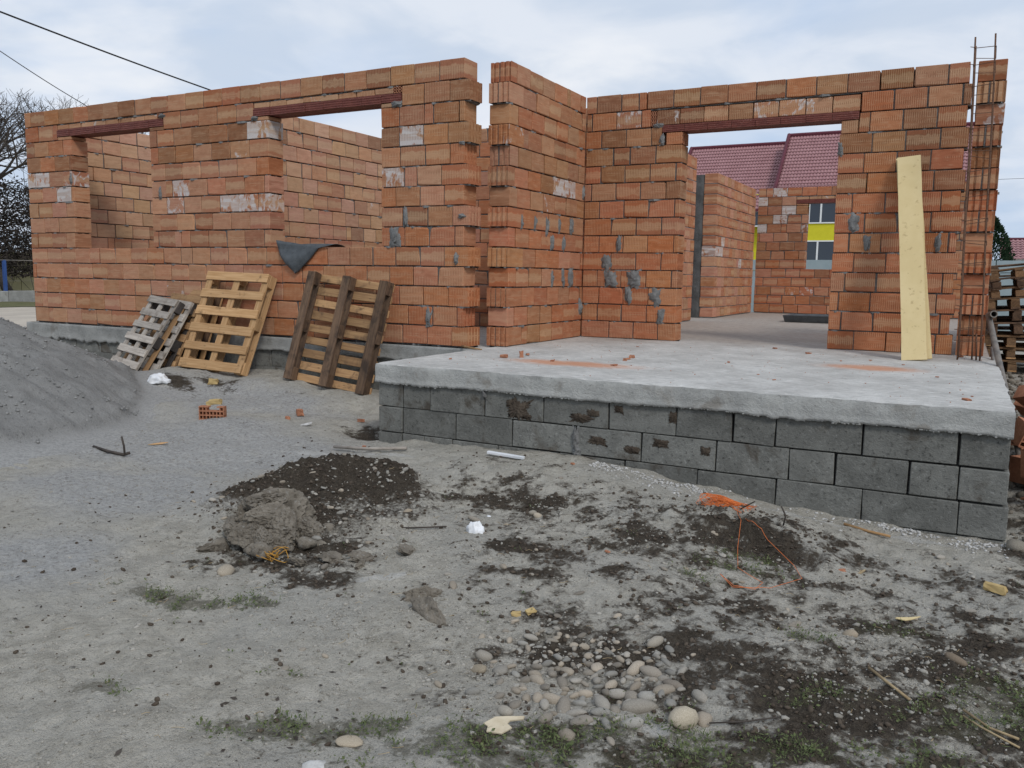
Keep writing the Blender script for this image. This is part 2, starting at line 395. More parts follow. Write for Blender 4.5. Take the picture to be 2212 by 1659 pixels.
def mat_slab():
    m, g = material('poured_concrete_slab'); co = g.co()
    n1 = g.noise(co, 1.6, 6, .6); n2 = g.noise(g.vm('MULTIPLY', co, (10, 34, 20)), 1.0, 5, .65); n3 = g.noise(co, 90, 3, .65)
    sep = g.n('ShaderNodeSeparateXYZ', {0: co}); X, Y, Z = sep.outputs
    c = g.mix(g.mr(n1, .36, .64), (.545, .535, .505), (.42, .41, .385))
    c = g.mix(g.mr(n2, .50, .66, 0, .7), c, (.30, .295, .28))
    c = g.mix(g.mr(n2, .46, .34, 0, .6), c, (.70, .69, .66))
    c = g.mix(g.mr(n3, .56, .70, 0, .6), c, (.24, .235, .225))
    # inside the house the floor is darker and browner
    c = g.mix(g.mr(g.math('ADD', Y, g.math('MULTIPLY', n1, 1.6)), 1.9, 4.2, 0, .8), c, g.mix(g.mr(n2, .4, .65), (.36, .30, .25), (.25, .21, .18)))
    # brick dust left where bricks were cut
    def spot(cx, cy, rx, ry):
        dx = g.math('DIVIDE', g.math('SUBTRACT', X, cx), rx); dy = g.math('DIVIDE', g.math('SUBTRACT', Y, cy), ry)
        return g.math('POWER', 2.718, g.math('MULTIPLY', -1.0, g.math('ADD', g.math('MULTIPLY', dx, dx), g.math('MULTIPLY', dy, dy))))
    o = g.math('MAXIMUM', spot(1.55, -.82, .75, .26), g.math('MAXIMUM', spot(3.75, .35, .5, .3), g.math('MULTIPLY', spot(3.0, 4.5, 1.5, 2.5), .45)))
    om = g.mr(g.math('ADD', o, g.math('MULTIPLY', g.math('SUBTRACT', n2, .5), .9)), .32, .95, 0, .75)
    c = g.mix(om, c, (.52, .21, .09))
    h = g.math('ADD', n1, g.math('ADD', g.math('MULTIPLY', n2, 1.1), g.math('MULTIPLY', n3, .5)))
    g.out(c, .9, g.bump(h, .7, .012), .15)
    return m

M = {}
M['brick'] = mat_brick()
M['mortar'] = mat_concrete('grey_mortar', (.225, .225, .22), (.15, .15, .147), (.09, .09, .087), .5, 14)
M['joint'] = mat_concrete('joint_shade_and_footing', (.15, .14, .13), (.11, .10, .095), (.08, .075, .07), .5, 14)  # dark colour stands in for shade in the brick joints; also on the footing
M['lintel'] = mat_simple('red_lintel_clay', (.125, .034, .026), (.18, .055, .04), 9, .6, .4, .003, (1, 1, 3), .3, 0, (.30, .17, .14))
M['block'] = mat_concrete('damp_concrete_block', (.195, .195, .178), (.14, .14, .128), (.066, .065, .06), .85, 6, (.075, .062, .048))
M['strip'] = mat_concrete('dark_cement_strip', (.12, .12, .118), (.075, .075, .073), (.05, .05, .048), .6, 5)
M['ring'] = mat_concrete('raw_concrete_edge', (.37, .37, .35), (.29, .29, .275), (.16, .16, .15), .55, 5, (.22, .205, .18))
M['slab'] = mat_slab()
M['ground'] = mat_ground()
M['wood_new'] = mat_wood('pale_pallet_pine', (.50, .315, .16), (.38, .22, .10), (.20, .12, .06), .1)
M['wood_grey'] = mat_wood('weathered_grey_pine', (.46, .415, .36), (.33, .29, .25), (.17, .14, .115), .3)
M['wood_dark'] = mat_wood('wet_dark_pine', (.165, .105, .066), (.10, .063, .042), (.035, .026, .021), .5)
M['wood_black'] = mat_wood('blackened_pine', (.075, .065, .058), (.05, .043, .04), (.02, .018, .017), .5)
M['wood_mid'] = mat_wood('used_pallet_pine', (.42, .255, .125), (.31, .18, .09), (.12, .075, .045), .3)
M['wood_used'] = mat_wood('brown_stacked_pine', (.235, .145, .078), (.165, .10, .055), (.07, .045, .03), .35)
M['board'] = mat_simple('yellow_form_panel', (.67, .54, .295), (.62, .49, .255), 3.5, .75, .15, .002, (1, 1, 1), .2, 0, (.47, .355, .18))
M['card'] = mat_simple('cream_cardboard', (.60, .52, .38), (.50, .42, .29), 20, .9, .3, .002)
M['rust'] = mat_simple('rusty_steel', (.10, .058, .04), (.17, .09, .055), 60, .8, .4, .001, (1, 1, 1), .3, .2)
M['pole'] = mat_simple('scuffed_steel_tube', (.13, .12, .11), (.24, .21, .18), 12, .6, .2, .001, (1, 1, .4), .4, .3)
M['bitumen'] = mat_simple('black_bitumen_sheet', (.055, .062, .068), (.085, .094, .10), 9, .5, .5, .006, (1, 1, 1), .4, 0, (.03, .033, .036))
M['plastic'] = mat_simple('white_plastic_film', (.78, .79, .80), (.66, .68, .70), 12, .45, .3, .004, (1, 1, 1), .4)
M['stone'] = mat_simple('river_pebble', (.37, .345, .30), (.25, .225, .19), 14, .85, .35, .004, (1, 1, 1), .2, 0, (.45, .425, .38), True, True)
M['gravel'] = mat_simple('fine_gravel', (.36, .34, .30), (.21, .195, .165), 30, .9, .4, .004, (1, 1, 1), .15, 0, (.40, .385, .36))
M['crumb'] = mat_simple('soil_crumb', (.058, .045, .035), (.105, .085, .066), 18, .95, .6, .004, (1, 1, 1), .08)
M['clod'] = mat_concrete('dried_clay_lump', (.215, .19, .155), (.14, .122, .098), (.065, .055, .044), .85, 9)
M['lime'] = mat_simple('lime_bits', (.54, .53, .51), (.36, .35, .33), 30, .9, .4, .003)
M['sand'] = mat_sand()
M['heapstone'] = mat_simple('heap_gravel', (.29, .285, .275), (.17, .17, .165), 20, .95, .4, .004)
M['leaf'] = mat_simple('weed_leaf', (.06, .085, .028), (.125, .145, .06), 30, .7, .2, .002, (1, 1, 1), .2, 0, (.17, .145, .075))
M['straw'] = mat_simple('dry_straw', (.40, .31, .18), (.26, .19, .11), 20, .85, .3, .002)
M['twine_orange'] = mat_simple('orange_twine', (.72, .20, .055), (.6, .15, .04), 40, .6, .2, .001)
M['twine_yellow'] = mat_simple('amber_strap', (.55, .30, .06), (.42, .21, .04), 40, .5, .2, .001)
M['foam'] = mat_simple('yellow_foam', (.50, .37, .17), (.38, .27, .12), 18, .9, .4, .004)
M['chip'] = mat_simple('broken_brick_clay', (.42, .195, .115), (.31, .135, .08), 16, .92, .4, .004, (1, 1, 1), .1, 0, (.55, .30, .18))
M['bark'] = mat_simple('dark_wet_bark', (.045, .037, .031), (.075, .063, .053), 14, .95, .6, .01)
M['twig'] = mat_simple('bare_twig', (.085, .072, .062), (.055, .046, .04), 14, .95, .2, .004)
M['needle'] = mat_simple('conifer_green', (.012, .028, .012), (.022, .045, .018), 5, .85, .2, .01)
M['cable'] = mat_simple('black_cable', (.02, .02, .022), (.03, .03, .03), 5, .6, .1, .001)

# ------------------------------------------------------------------ ground
def axis(segs):
    out = []
    for a, b, st in segs:
        n = max(1, int(round((b-a)/st))); out += list(np.linspace(a, b, n, endpoint=False))
    out.append(segs[-1][1]); return np.array(out)
def grid_faces(nx, ny):
    i = np.arange(nx-1)[None, :]; j = np.arange(ny-1)[:, None]; a = (j*nx+i)
    return np.stack([a, a+1, a+1+nx, a+nx], -1).reshape(-1, 4)
def rough_ground(x, y, soil):
    near = np.exp(-np.maximum(0, np.hypot(x-1.5, y+3)-6.5)/2)
    h = fbm(x, y, 1.6, 3)*.024+fbm(x+3, y, 6.5, 4)*.02+fbm(x, y+7, 24, 3)*(.0075+.011*soil)+np.abs(fbm(x, y+1, 11, 3))*.02*soil
    return h*near
def make_ground():
    ax = axis([(-400,-60,40),(-60,-12,4),(-12,-7.5,.5),(-7.5,-2.5,.06),(-2.5,.3,.03),(.3,5.2,.0145),(5.2,6.6,.06),(6.6,14,.6),(14,60,5),(60,400,40)])
    ay = axis([(-300,-30,30),(-30,-8,2),(-8,-6.1,.15),(-6.1,-2.1,.0145),(-2.1,.1,.028),(.1,9,.3),(9,30,1.5),(30,90,8),(90,600,60)])
    X, Y = np.meshgrid(ax, ay); x = X.ravel(); y = Y.ravel()
    s, d, l, mo = zones(x, y)
    z = gz(x, y)+rough_ground(x, y, s)
    z = z-.07*blobs(x, y, [(-.02, -1.52, .22, .16, 0)])
    under = (x > -6.9) & (x < 4.6) & (y > .12) & (y < 12) | (x > .35) & (x < 4.6) & (y > -1.6) & (y <= .12)
    z = np.where(under, np.minimum(z, -.5), z)
    me = np_mesh('ground', np.stack([x, y, z], 1), grid_faces(len(ax), len(ay)), M['ground'], True, dict(soil=s, dust=d, lime=l, moss=mo))
    tag(link('ground', me), kind='structure')
make_ground()

def local_ground(x, y):
    """height of the finished ground at arrays x, y"""
    x = np.asarray(x, float); y = np.asarray(y, float)
    s = zones(x, y)[0]
    return gz(x, y)+rough_ground(x, y, s)
def lg(x, y): return float(local_ground(np.array([x]), np.array([y]))[0])

def heap(name, label, cat, x0, x1, y0, y1, st, hf, mat, soilf=None):
    ax = np.arange(x0, x1, st); ay = np.arange(y0, y1, st)
    X, Y = np.meshgrid(ax, ay); x = X.ravel(); y = Y.ravel()
    h = hf(x, y); z = local_ground(x, y)+h
    F = grid_faces(len(ax), len(ay)); keep = (h[F] > -.015).any(1); F = F[keep]
    one = np.ones_like(x); s, d, l, mo = zones(x, y)
    me = np_mesh(name, np.stack([x, y, z], 1), F, mat, True, dict(soil=np.maximum(s, np.clip(h*14, 0, 1) if soilf is None else soilf(x, y, h)), dust=d, lime=l*.3, moss=mo))
    return tag(link(name, me), label, cat)
def polydist(x, y, P):
    best = np.full_like(x, 1e9); side = np.zeros_like(x); tt = np.zeros_like(x)
    for i, ((ax_, ay_), (bx, by)) in enumerate(zip(P[:-1], P[1:])):
        dx, dy = bx-ax_, by-ay_; L2 = dx*dx+dy*dy
        t = np.clip(((x-ax_)*dx+(y-ay_)*dy)/L2, 0, 1); px = x-ax_-t*dx; py = y-ay_-t*dy; d = np.hypot(px, py)
        m = d < best; best = np.where(m, d, best); side = np.where(m, dx*(y-ay_)-dy*(x-ax_), side); tt = np.where(m, (i+t)/(len(P)-1), tt)
    return best, side, tt
CREST = [(.45,-3.42),(.52,-3.16),(.75,-2.88),(1.12,-2.78),(1.40,-2.88)]
def mound_h(x, y):
    d, s, t = polydist(x, y, CREST)
    env = np.sin(np.pi*np.clip(t*.86+.09, 0, 1))**.7
    back = np.where(s > 0, np.exp(-(d/.21)**2), np.exp(-(d/.26)**1.6))
    h = .185*env*back
    h = h+.09*np.exp(-((x-1.15)/.5)**2-((y+3.55)/.42)**2)
    n = fbm(x, y, 7, 4)*.045+np.abs(fbm(x+2, y, 21, 3))*.035+fbm(x, y, 55, 2)*.008
    return h+n*np.clip(h*12, 0, 1)-.022
heap('dirt_mound', 'low dark mound of dug-up soil full of pebbles behind the grey clay lump', 'mound', -.4, 2.4, -4.5, -2.1, .0135, mound_h, M['ground'])
BANK = [(3.05,-2.58),(3.3,-2.5),(3.6,-2.58),(3.95,-2.74)]
def bank_h(x, y):
    d, s, t = polydist(x, y, BANK); env = np.sin(np.pi*np.clip(t*.8+.1, 0, 1))
    h = .095*env*np.where(s > 0, np.exp(-(d/.42)**2), np.exp(-(d/.07)**2.4))
    n = fbm(x, y, 9, 4)*.03+np.abs(fbm(x+2, y, 26, 3))*.025
    return h+n*np.clip(h*14, 0, 1)-.016
heap('earth_bank', 'small dark earth bank with a cut face under the orange twine', 'earth bank', 2.75, 4.4, -3.0, -1.95, .012, bank_h, M['ground'], lambda x, y, h: np.clip(h*14, 0, 1)*(polydist(x, y, BANK)[1] < 0.012))

def sand_heap():
    # grey sand and gravel pile running out of the picture on the left
    cx, cy, Rr, H = -4.65, -3.75, 3.05, 1.62
    ax = np.arange(-9.2, -1.2, .034); ay = np.arange(-7.3, .3, .034)
    X, Y = np.meshgrid(ax, ay); x = X.ravel(); y = Y.ravel()
    d = np.hypot(x-cx, y-cy)+fbm(x, y, .8, 2)*.16
    h = H*np.clip(1-d/Rr, -1, 1); h = np.where(h > 1.3, 1.3+(h-1.3)*.35, h)
    h = np.where(h < .12, .12*np.exp((h-.12)/.12)-.03, h)
    an = np.arctan2(y-cy, x-cx); z = gz(x, y)+h+(fbm(x, y, 3.5, 4)*.04+fbm(an*5, d*.6, 3.0, 4)*.05+fbm(x, y, 17, 3)*.018)*np.clip(h*6, 0, 1)
    wall = y > -.12
    F = grid_faces(len(ax), len(ay)); keep = (h[F] > -.02).any(1) & ~wall[F].any(1)
    me = np_mesh('sand_pile', np.stack([x, y, z], 1), F[keep], M['sand'], True, dict(foot=np.clip(h/.13, 0, 1)))
    o = tag(link('sand_pile', me), 'big heap of dark grey sand and gravel at the left edge', 'sand pile')
    return o, x, y, z, h
SAND = sand_heap()

# road, low bits of far setting
def strip(name, pts, mat, z):
    tag(link(name, mesh(name, [(x, y, z) for x, y in pts], [tuple(range(len(pts)))], mat)), kind='structure')
M['road'] = mat_simple('pale_gravel_road', (.50, .44, .36), (.40, .35, .29), 1.2, .95, .3, .01)
M['turf'] = mat_simple('rough_winter_turf', (.10, .105, .045), (.15, .14, .07), 3, .95, .5, .02)
def far_setting():
    for nm, x0, x1, dz, m in (('gravel_road', -21.8, -11.5, .03, M['road']), ('grass_verge', -25.8, -21.8, .045, M['turf'])):
        ys = np.linspace(-20, 60, 81); V = []
        for y in ys:
            for x in np.linspace(x0, x1, 9): V.append((x, y, float(gz(x, y))+dz+.02*math.sin(y*2+x)))
        tag(link(nm, np_mesh(nm, np.array(V), grid_faces(9, 81), m, True)), kind='structure')
far_setting()

# ------------------------------------------------------------------ foundation
def foundation():
    t = thing('house_foundation', 'grey concrete slab foundation of the unfinished house, on rows of concrete blocks', 'foundation', (0, 0, 0))
    # the poured floor: house part plus front terrace with a rough vertical edge
    ax = axis([(.235, 4.70, .03)]); ay = axis([(-1.74, 2.2, .03)])
    X, Y = np.meshgrid(ax, ay); x = X.ravel(); y = Y.ravel()
    z = .002+.004*(fbm(x, y, 5, 4)+.6)
    y = np.where(y < -1.73, y+fbm(x*1.0, x*0+3, 6, 4)*.012, y); x = np.where(x > 4.69, x+fbm(y, y*0+5, 6, 4)*.01, x)
    edge = (y < -1.69); z = np.where(edge, z-.006+fbm(x, y, 14, 3)*.006, z)
    F = grid_faces(len(ax), len(ay))
    V = np.stack([x, y, z], 1); b = len(V)
    sk = np.array([(-7.05, -.03, -.006), (4.66, -.03, -.006), (4.66, 12.1, -.006), (-7.05, 12.1, -.006)])
    V = np.vstack([V, sk]); F = np.vstack([F, [[b, b+1, b+2, b+3]]])
    link('floor_slab', np_mesh('floor_slab', V, F, M['slab'], True), t)
    # front edge of the terrace: ragged underside where concrete oozed over the blocks
    nx = 360; xs = np.linspace(.235, 4.70, nx)
    bot = -.14+fbm(xs, xs*0, 3, 3)*.012+np.abs(fbm(xs, xs*0+2, 16, 3))*-.034*np.clip(.5+1.3*fbm(xs, xs*0+6, 1.7, 2), .1, 1.3)
    rows = 9; VV = []; 
    for j in range(rows):
        f = j/(rows-1); zz = .003-.004*(j == 0)+f*(bot-.003)
        yy = -1.742+fbm(xs*1.0, zz*1.0, 9, 4)*.009*(1 if 0 < j else .4)-.006*np.sin(f*math.pi)-.010*(f > .8)
        if j == 0: yy = np.interp(xs, ax, y[:len(ax)]); zz = np.interp(xs, ax, z[:len(ax)])
        VV.append(np.stack([xs, yy, zz], 1))
    VV.append(np.stack([xs, np.full(nx, -1.70), bot+.004], 1))
    link('slab_edge', np_mesh('slab_edge', np.vstack(VV), grid_faces(nx, rows+1)[:, ::-1], M['ring'], True), t)
    mb = MB(); mb.add([(4.70, -1.74, .002), (4.70, 2.2, .002), (4.70, 2.2, -.14), (4.70, -1.74, -.14)], [(3, 2, 1, 0)])
    mb.add([(.236, -1.74, .002), (.236, 0, .002), (.236, 0, -.14), (.236, -1.74, -.14)], [(0, 1, 2, 3)])
    mb.add([(4.66, 2.2, -.001), (4.66, 12.1, -.001), (4.66, 12.1, -.9), (4.66, 2.2, -.9)], [(3, 2, 1, 0)])
    mb.build('slab_side', M['ring'], t)
    # footing core behind the blocks
    core = MB(); core.box((.30, -1.66, -1.0), (4.64, -.05, -.145)); core.box((-7.0, .08, -.9), (4.6, 12.0, -.15))
    core.build('footing', M['joint'], t)
    # blocks, front of the terrace (joints as laid)
    rr = random.Random(3)
    rows = [(-.142, -.338, [.25,.496,.752,1.247,1.748,2.254,2.742,3.12,3.396,3.912,4.433,4.692]),
            (-.345, -.546, [.25,.49,.992,1.49,2.001,2.503,3.02,3.488,3.762,4.178,4.442,4.70]),
            (-.553, -.752, [.25,.49,.697,.96,1.368,1.874,2.385,2.901,3.415,3.933,4.456,4.71]),
            (-.758, -.955, [2.4,2.9,3.2,3.7,4.2,4.71])]
    cache = {}
    def block(x0, x1, z0, z1, y, gapl, gapr):
        L = x1-x0-gapl-gapr; H = z0-z1
        key = (round(L, 2), rr.randrange(2))
        if key not in cache: cache[key] = bm_mesh(chamfer(key[0]-.001, .2, H, .004, .003, rr), 'concrete_block', M['block'])
        o = link('concrete_block', cache[key], t, ((x0+gapl+x1-gapr)/2, y+.1+rr.uniform(-.004, .004), (z0+z1)/2), (rr.uniform(-.01, .01), rr.uniform(-.004, .004), rr.uniform(-.006, .006)))
    for z0, z1, J in rows:
        for a, b in zip(J[:-1], J[1:]):
            gl = .004 if a not in (3.12, 4.178, 3.762) else .012
            block(a, b, z0, z1, -1.726, gl, .004)
    for z0, z1, yy in ((-.142, -.338, -1.726), (-.345, -.546, -1.726), (-.553, -.752, -1.726)):   # right return of the terrace
        for k in range(4):
            L = .43
            key = ('r', k % 2)
            if key not in cache: cache[key] = bm_mesh(chamfer(.2, L-.006, .196, .004, .003, rr), 'concrete_block', M['block'])
            link('concrete_block', cache[key], t, (4.59, -1.3+k*L+(.1 if z0 < -.3 and z0 > -.5 else 0), (z0+z1)/2), (0, 0, rr.uniform(-.006, .006)))
    # beam and blocks below the long left wall
    nx = 420; xs = np.linspace(-7.08, .30, nx); 
    bot = np.interp(xs, [-7.08, -5.8, -4, -2.6, -1.1, .3], [-.2, -.19, -.19, -.15, -.15, -.15])+fbm(xs, xs*0+8, 2.2, 3)*.02-np.abs(fbm(xs, xs*0+2, 9, 3))*.09*np.interp(xs, [-7, -3.5, -2.5], [1, .8, .35])
    VV = [np.stack([xs, np.full(nx, .02), np.full(nx, -.006)], 1)]
    for j in range(8):
        f = j/7; zz = -.006+f*(bot+.006); yy = -.055+fbm(xs, zz, 8, 4)*.012-.012*(f > .75)
        VV.append(np.stack([xs, yy, zz], 1))
    VV.append(np.stack([xs, np.full(nx, .0), bot+.006], 1))
    link('beam_edge', np_mesh('beam_edge', np.vstack(VV), grid_faces(nx, 10)[:, ::-1], M['ring'], True), t)
    mb = MB(); mb.box((-7.08, -.05, -.19), (-7.04, 12, -.008)); mb.build('beam_side', M['ring'], t)
    for r, (z0, z1) in enumerate(((-.15, -.346), (-.352, -.548), (-.556, -.75))):
        x = -7.05+(.25 if r % 2 else 0)
        if r % 2: block(-7.05, -6.8, z0, z1, -.035, .003, .003)
        while x < .2:
            block(x, min(x+.5, .3), z0, z1, -.035, .003, .003); x += .5
    # lumps of aggregate squeezed out along the underside of the terrace edge
    add_stones('slab_edge_gravel', t, [(X_, -1.752, np.interp(X_, xs2, bz)) for X_ in RN.uniform(.3, 4.68, 260)], .003, .010, M['ring'])

# pebble prototypes -----------------------------------------------------------
def pebble_bm(seed, sub=2, flat=.62, amp=.28):
    bm = bmesh.new(); bmesh.ops.create_icosphere(bm, subdivisions=sub, radius=1.0)
    o = Vector((seed*3.7, seed*1.3, seed*7.7)); rr = random.Random(seed)
    sc = Vector((rr.uniform(.95, 1.25), rr.uniform(.72, .95), flat*rr.uniform(.85, 1.15)))
    for v in bm.verts:
        n = mnoise.noise(v.co*.9+o)*amp+mnoise.noise(v.co*2.1+o)*amp*.35
        p = v.co*(1+n); v.co = Vector((p.x*sc.x, p.y*sc.y, p.z*sc.z))
    return bm
_P = []
for k in range(6):
    bm = pebble_bm(k+40, 1, .65, .3); bm.verts.ensure_lookup_table()
    _P.append((np.array([v.co[:] for v in bm.verts]), np.array([[v.index for v in f.verts] for f in bm.faces]))); bm.free()
def add_stones(name, parent, pts, r0, r1, mat, label=None, sizes=None):
    """many tiny stones joined into one mesh (stuff)"""
    Vs = []; Fs = []; b = 0; rr = np.random.default_rng(len(pts)+5)
    for i, p in enumerate(pts):
        v, f = _P[i % 6]; r = sizes[i] if sizes is not None else r0*(r1/r0)**(rr.random()**1.6)
        a = rr.random()*6.28; c, s = math.cos(a), math.sin(a); tl = rr.normal(0, .25)
        q = v*r; q = np.stack([q[:, 0]*c-q[:, 1]*s, q[:, 0]*s+q[:, 1]*c, q[:, 2]+q[:, 0]*tl], 1)
        Vs.append(q+np.array(p)); Fs.append(f+b); b += len(v)
    o = link(name, np_mesh(name, np.vstack(Vs), np.vstack(Fs), mat, True), parent)
    tag(o, label=label, kind='stuff'); return o
xs2 = np.linspace(.235, 4.70, 360)
bz = -.14+fbm(xs2, xs2*0, 3, 3)*.012+np.abs(fbm(xs2, xs2*0+2, 16, 3))*-.034*np.clip(.5+1.3*fbm(xs2, xs2*0+6, 1.7, 2), .1, 1.3)
foundation()

# ------------------------------------------------------------------ brick walls
TAN = [(.46, .245, .142), (.43, .225, .126), (.48, .268, .162), (.40, .20, .11)]
ORANGE = [(.46, .17, .08), (.43, .152, .07), (.44, .182, .09), (.48, .195, .097)]
BROWN = [(.29, .145, .078), (.26, .122, .064), (.32, .165, .09), (.21, .098, .055)]
PINK = [(.51, .26, .168), (.48, .24, .15), (.53, .285, .185)]
PALE_LIT = [(.57, .345, .225), (.59, .365, .24), (.54, .31, .198), (.56, .35, .215)]  # lightened to put the daylight on the inner walls into their colour
_bc = {}
def brick_mesh(L, D, H, v):
    key = (round(L*200)/200, round(D, 2), round(H, 3), v)
    if key not in _bc:
        _bc[key] = bm_mesh(chamfer(key[0], key[1], key[2], .0042, .0024, random.Random(int(key[0]*1000)*31+v*7+int(key[2]*1000)), v in (4, 5)), 'brick', M['brick'])
    return _bc[key]
def ribbed_mesh(L, D, H, v):
    """brick with interlocking tongues moulded into both ends"""
    key = ('rib', round(L*200)/200, round(D, 2), round(H, 3), v)
    if key not in _bc:
        rr = random.Random(v+5); n = 4; pr = []
        hw = D/2; w = D/n
        def side(sg):
            pts = []
            for k in range(n):
                y0 = -hw+k*w
                for f, dx in ((.06, 0), (.2, -.016), (.42, -.016), (.56, 0), (.94, 0)):
                    pts.append((sg*(L/2+dx*rr.uniform(.7, 1.1)), y0+f*w))
            return [(sg*L/2, -hw)]+pts+[(sg*L/2, hw)]
        out = side(1)+side(-1)[::-1]; N = len(out)
        vs = [(x, y, -H/2) for x, y in out]+[(x, y, H/2) for x, y in out]
        fs = [(i, (i+1) % N, (i+1) % N+N, i+N) for i in range(N)]+[tuple(range(N-1, -1, -1)), tuple(range(N, 2*N))]
        _bc[key] = mesh('brick', vs, fs, M['brick'])
    return _bc[key]

def cut_intervals(L0, L1, cuts):
    iv = [(L0, L1)]
    for a, b in cuts:
        nx = []
        for s, e in iv:
            if b <= s or a >= e: nx.append((s, e)); continue
            if a > s+.02: nx.append((s, a))
            if b < e-.02: nx.append((b, e))
        iv = nx
    return iv

def brick_wall(name, label, loc, rz, L, D, n, ch, tone, openings=(), top_joints=None, seed=1, white=(), ribs=(False, False), tooth=(0, 0), pitch=.2985, squeeze=1.0, fine=True):
    rr = random.Random(seed); arng = random.Random(seed+100); t = thing(name, label, 'wall', loc, rz)
    bh = ch-.0125
    mort = MB(); core = MB()
    for c in range(n):
        zb = c*ch; zm = zb+ch/2
        cuts = [(o[0], o[1]) for o in openings if o[2] < zm < o[3]]
        s0 = 0+(tooth[0] if c % 2 else 0); s1 = L+(tooth[1] if c % 2 == 0 else 0)
        for (a, b) in cut_intervals(s0, s1, cuts):
            if top_joints is not None and c == n-1: J = [q for q in top_joints if a+.03 < q < b-.03]
            else:
                J = []; x = -.3+(.149 if c % 2 else 0)+rr.uniform(-.035, .035)+seed*.07 % .1
                while x < b:
                    x += pitch+rr.uniform(-.004, .006)
                    if rr.random() < .05: x -= rr.choice((.15, .19, .1))
                    if a+.055 < x < b-.055: J.append(x)
            E = [a]+J+[b]
            for k in range(len(E)-1):
                x0, x1 = E[k], E[k+1]; w = x1-x0-(rr.uniform(.008, .013) if rr.random() < .82 else rr.uniform(.013, .022))
                isend = (k == 0 and ribs[0] and abs(a-s0) < 1e-6) or (k == len(E)-2 and ribs[1] and abs(b-s1) < 1e-6)
                if isend and (c % 2 == 0 or rr.random() < .25): me = ribbed_mesh(w, D, bh, rr.randrange(3))
                else: me = brick_mesh(w, D, bh, rr.randrange(6) if w > .25 else 0)
                o = link('brick', me, t, ((x0+x1)/2, D/2+rr.uniform(-.005, .005), zb+.0115+bh/2+rr.uniform(-.001, .001)), (rr.uniform(-.004, .004), rr.uniform(-.005, .005), rr.uniform(-.008, .008)))
                pal = tone(((x0+x1)/2)/L, (c+.5)/n, rr); col = rr.choice(pal); f = rr.uniform(.90, 1.10)
                av = [tone(((x0+x1)/2)/L, (c+.5)/n, arng)[1] for _ in range(6)]; col = [.58*col[k]+.42*sum(a[k] for a in av)/6 for k in range(3)]
                al = 1.0
                for (wx, wz, wa) in white:
                    if x0-.01 <= wx <= x1+.01 and zb <= wz < zb+ch: al = wa
                if al == 1.0 and rr.random() < .02: al = rr.uniform(.60, .68)
                o.color = (col[0]*f, col[1]*f*rr.uniform(.95, 1.05), col[2]*f*rr.uniform(.9, 1.1), al)
            # dark strips for the shade in dry joints, added light-stop core, mortar bed
            for xj in J:
                if rr.random() < .9: core.box((xj-.03, .013, zb+.006), (xj+.03, .06, zb+ch-.002)); core.box((xj-.03, D-.06, zb+.006), (xj+.03, D-.013, zb+ch-.002))
            core.box((a+.02, D*.38, zb), (b-.02, D*.62, zb+ch-.004))  # added slab, stops light coming through the open joints
            if fine:
                nseg = max(2, int((b-a)/.03)); prev = None
                for side, sg in ((0.0, -1), (D, 1)):
                    base = len(mort.v); vs = []; fs = []
                    for i in range(nseg+1):
                        x = a+.006+(b-a-.012)*i/nseg
                        q = mnoise.noise(Vector((x*7, c*3.7+seed, side*9)))+.6*mnoise.noise(Vector((x*31, c*1.7, seed+side)))
                        if i in (0, nseg): q = -.6
                        out = (.034-.046*max(0, q*1.2+.10)*squeeze)
                        th = .0065+.009*max(0, q)*squeeze
                        y = side+out if sg < 0 else side-out
                        yi = D*.45 if sg < 0 else D*.55
                        dz = -.004*max(0, q)
                        vs += [(x, yi, zb+.012), (x, y, zb+.0052+th*.7+dz), (x, y, zb+.0052-th+dz), (x, yi, zb-.001)]
                    for i in range(nseg):
                        for k in range(3):
                            A = i*4+k; q4 = (A, A+1, A+5, A+4); fs.append(q4 if sg > 0 else q4[::-1])
                    mort.add(vs, fs)
            else:
                mort.box((a+.01, .012, zb-.001), (b-.01, D-.012, zb+.0115))
    core.build('joint_shade_core', M['joint'], t)
    mort.build('mortar', M['mortar'], t, False)
    return t
def mortar_patches(t, pts, seed=4, y=-.004, mat=None, name='mortar_patch', flat=1.0):
    rr = random.Random(seed)
    for (x, z, w, h) in pts:
        bm = bmesh.new(); bmesh.ops.create_grid(bm, x_segments=9 if flat > .5 else 26, y_segments=16 if flat > .5 else 26, size=.5)
        o = Vector((rr.random()*50, rr.random()*50, 0))
        for v in bm.verts:
            u, q = v.co.x*2, v.co.y*2; r = math.hypot(u, q*.92)
            n = mnoise.noise(Vector((u*1.3, q*1.3, 0))+o)
            n2 = mnoise.noise(Vector((u*4, q*4, 2))+o)+(1.6*mnoise.noise(Vector((u*9, q*9, 5))+o) if flat < .5 else 0); thick = max(0, 1-r**2.2)*.020*(1+.6*n+.7*n2)
            k = 1+.4*n+.35*n2
            v.co = Vector((u*w/2*k, .006-thick*1.3, q*h/2*k))
        bmesh.ops.recalc_face_normals(bm, faces=bm.faces)
        v_ = [setattr(q.co, 'y', .006-(.006-q.co.y)*flat) for q in bm.verts]
        ob = link(name, bm_mesh(bm, name, mat or M['mortar'], True), t, (x, y, z), (0, rr.uniform(-.1, .1), 0))
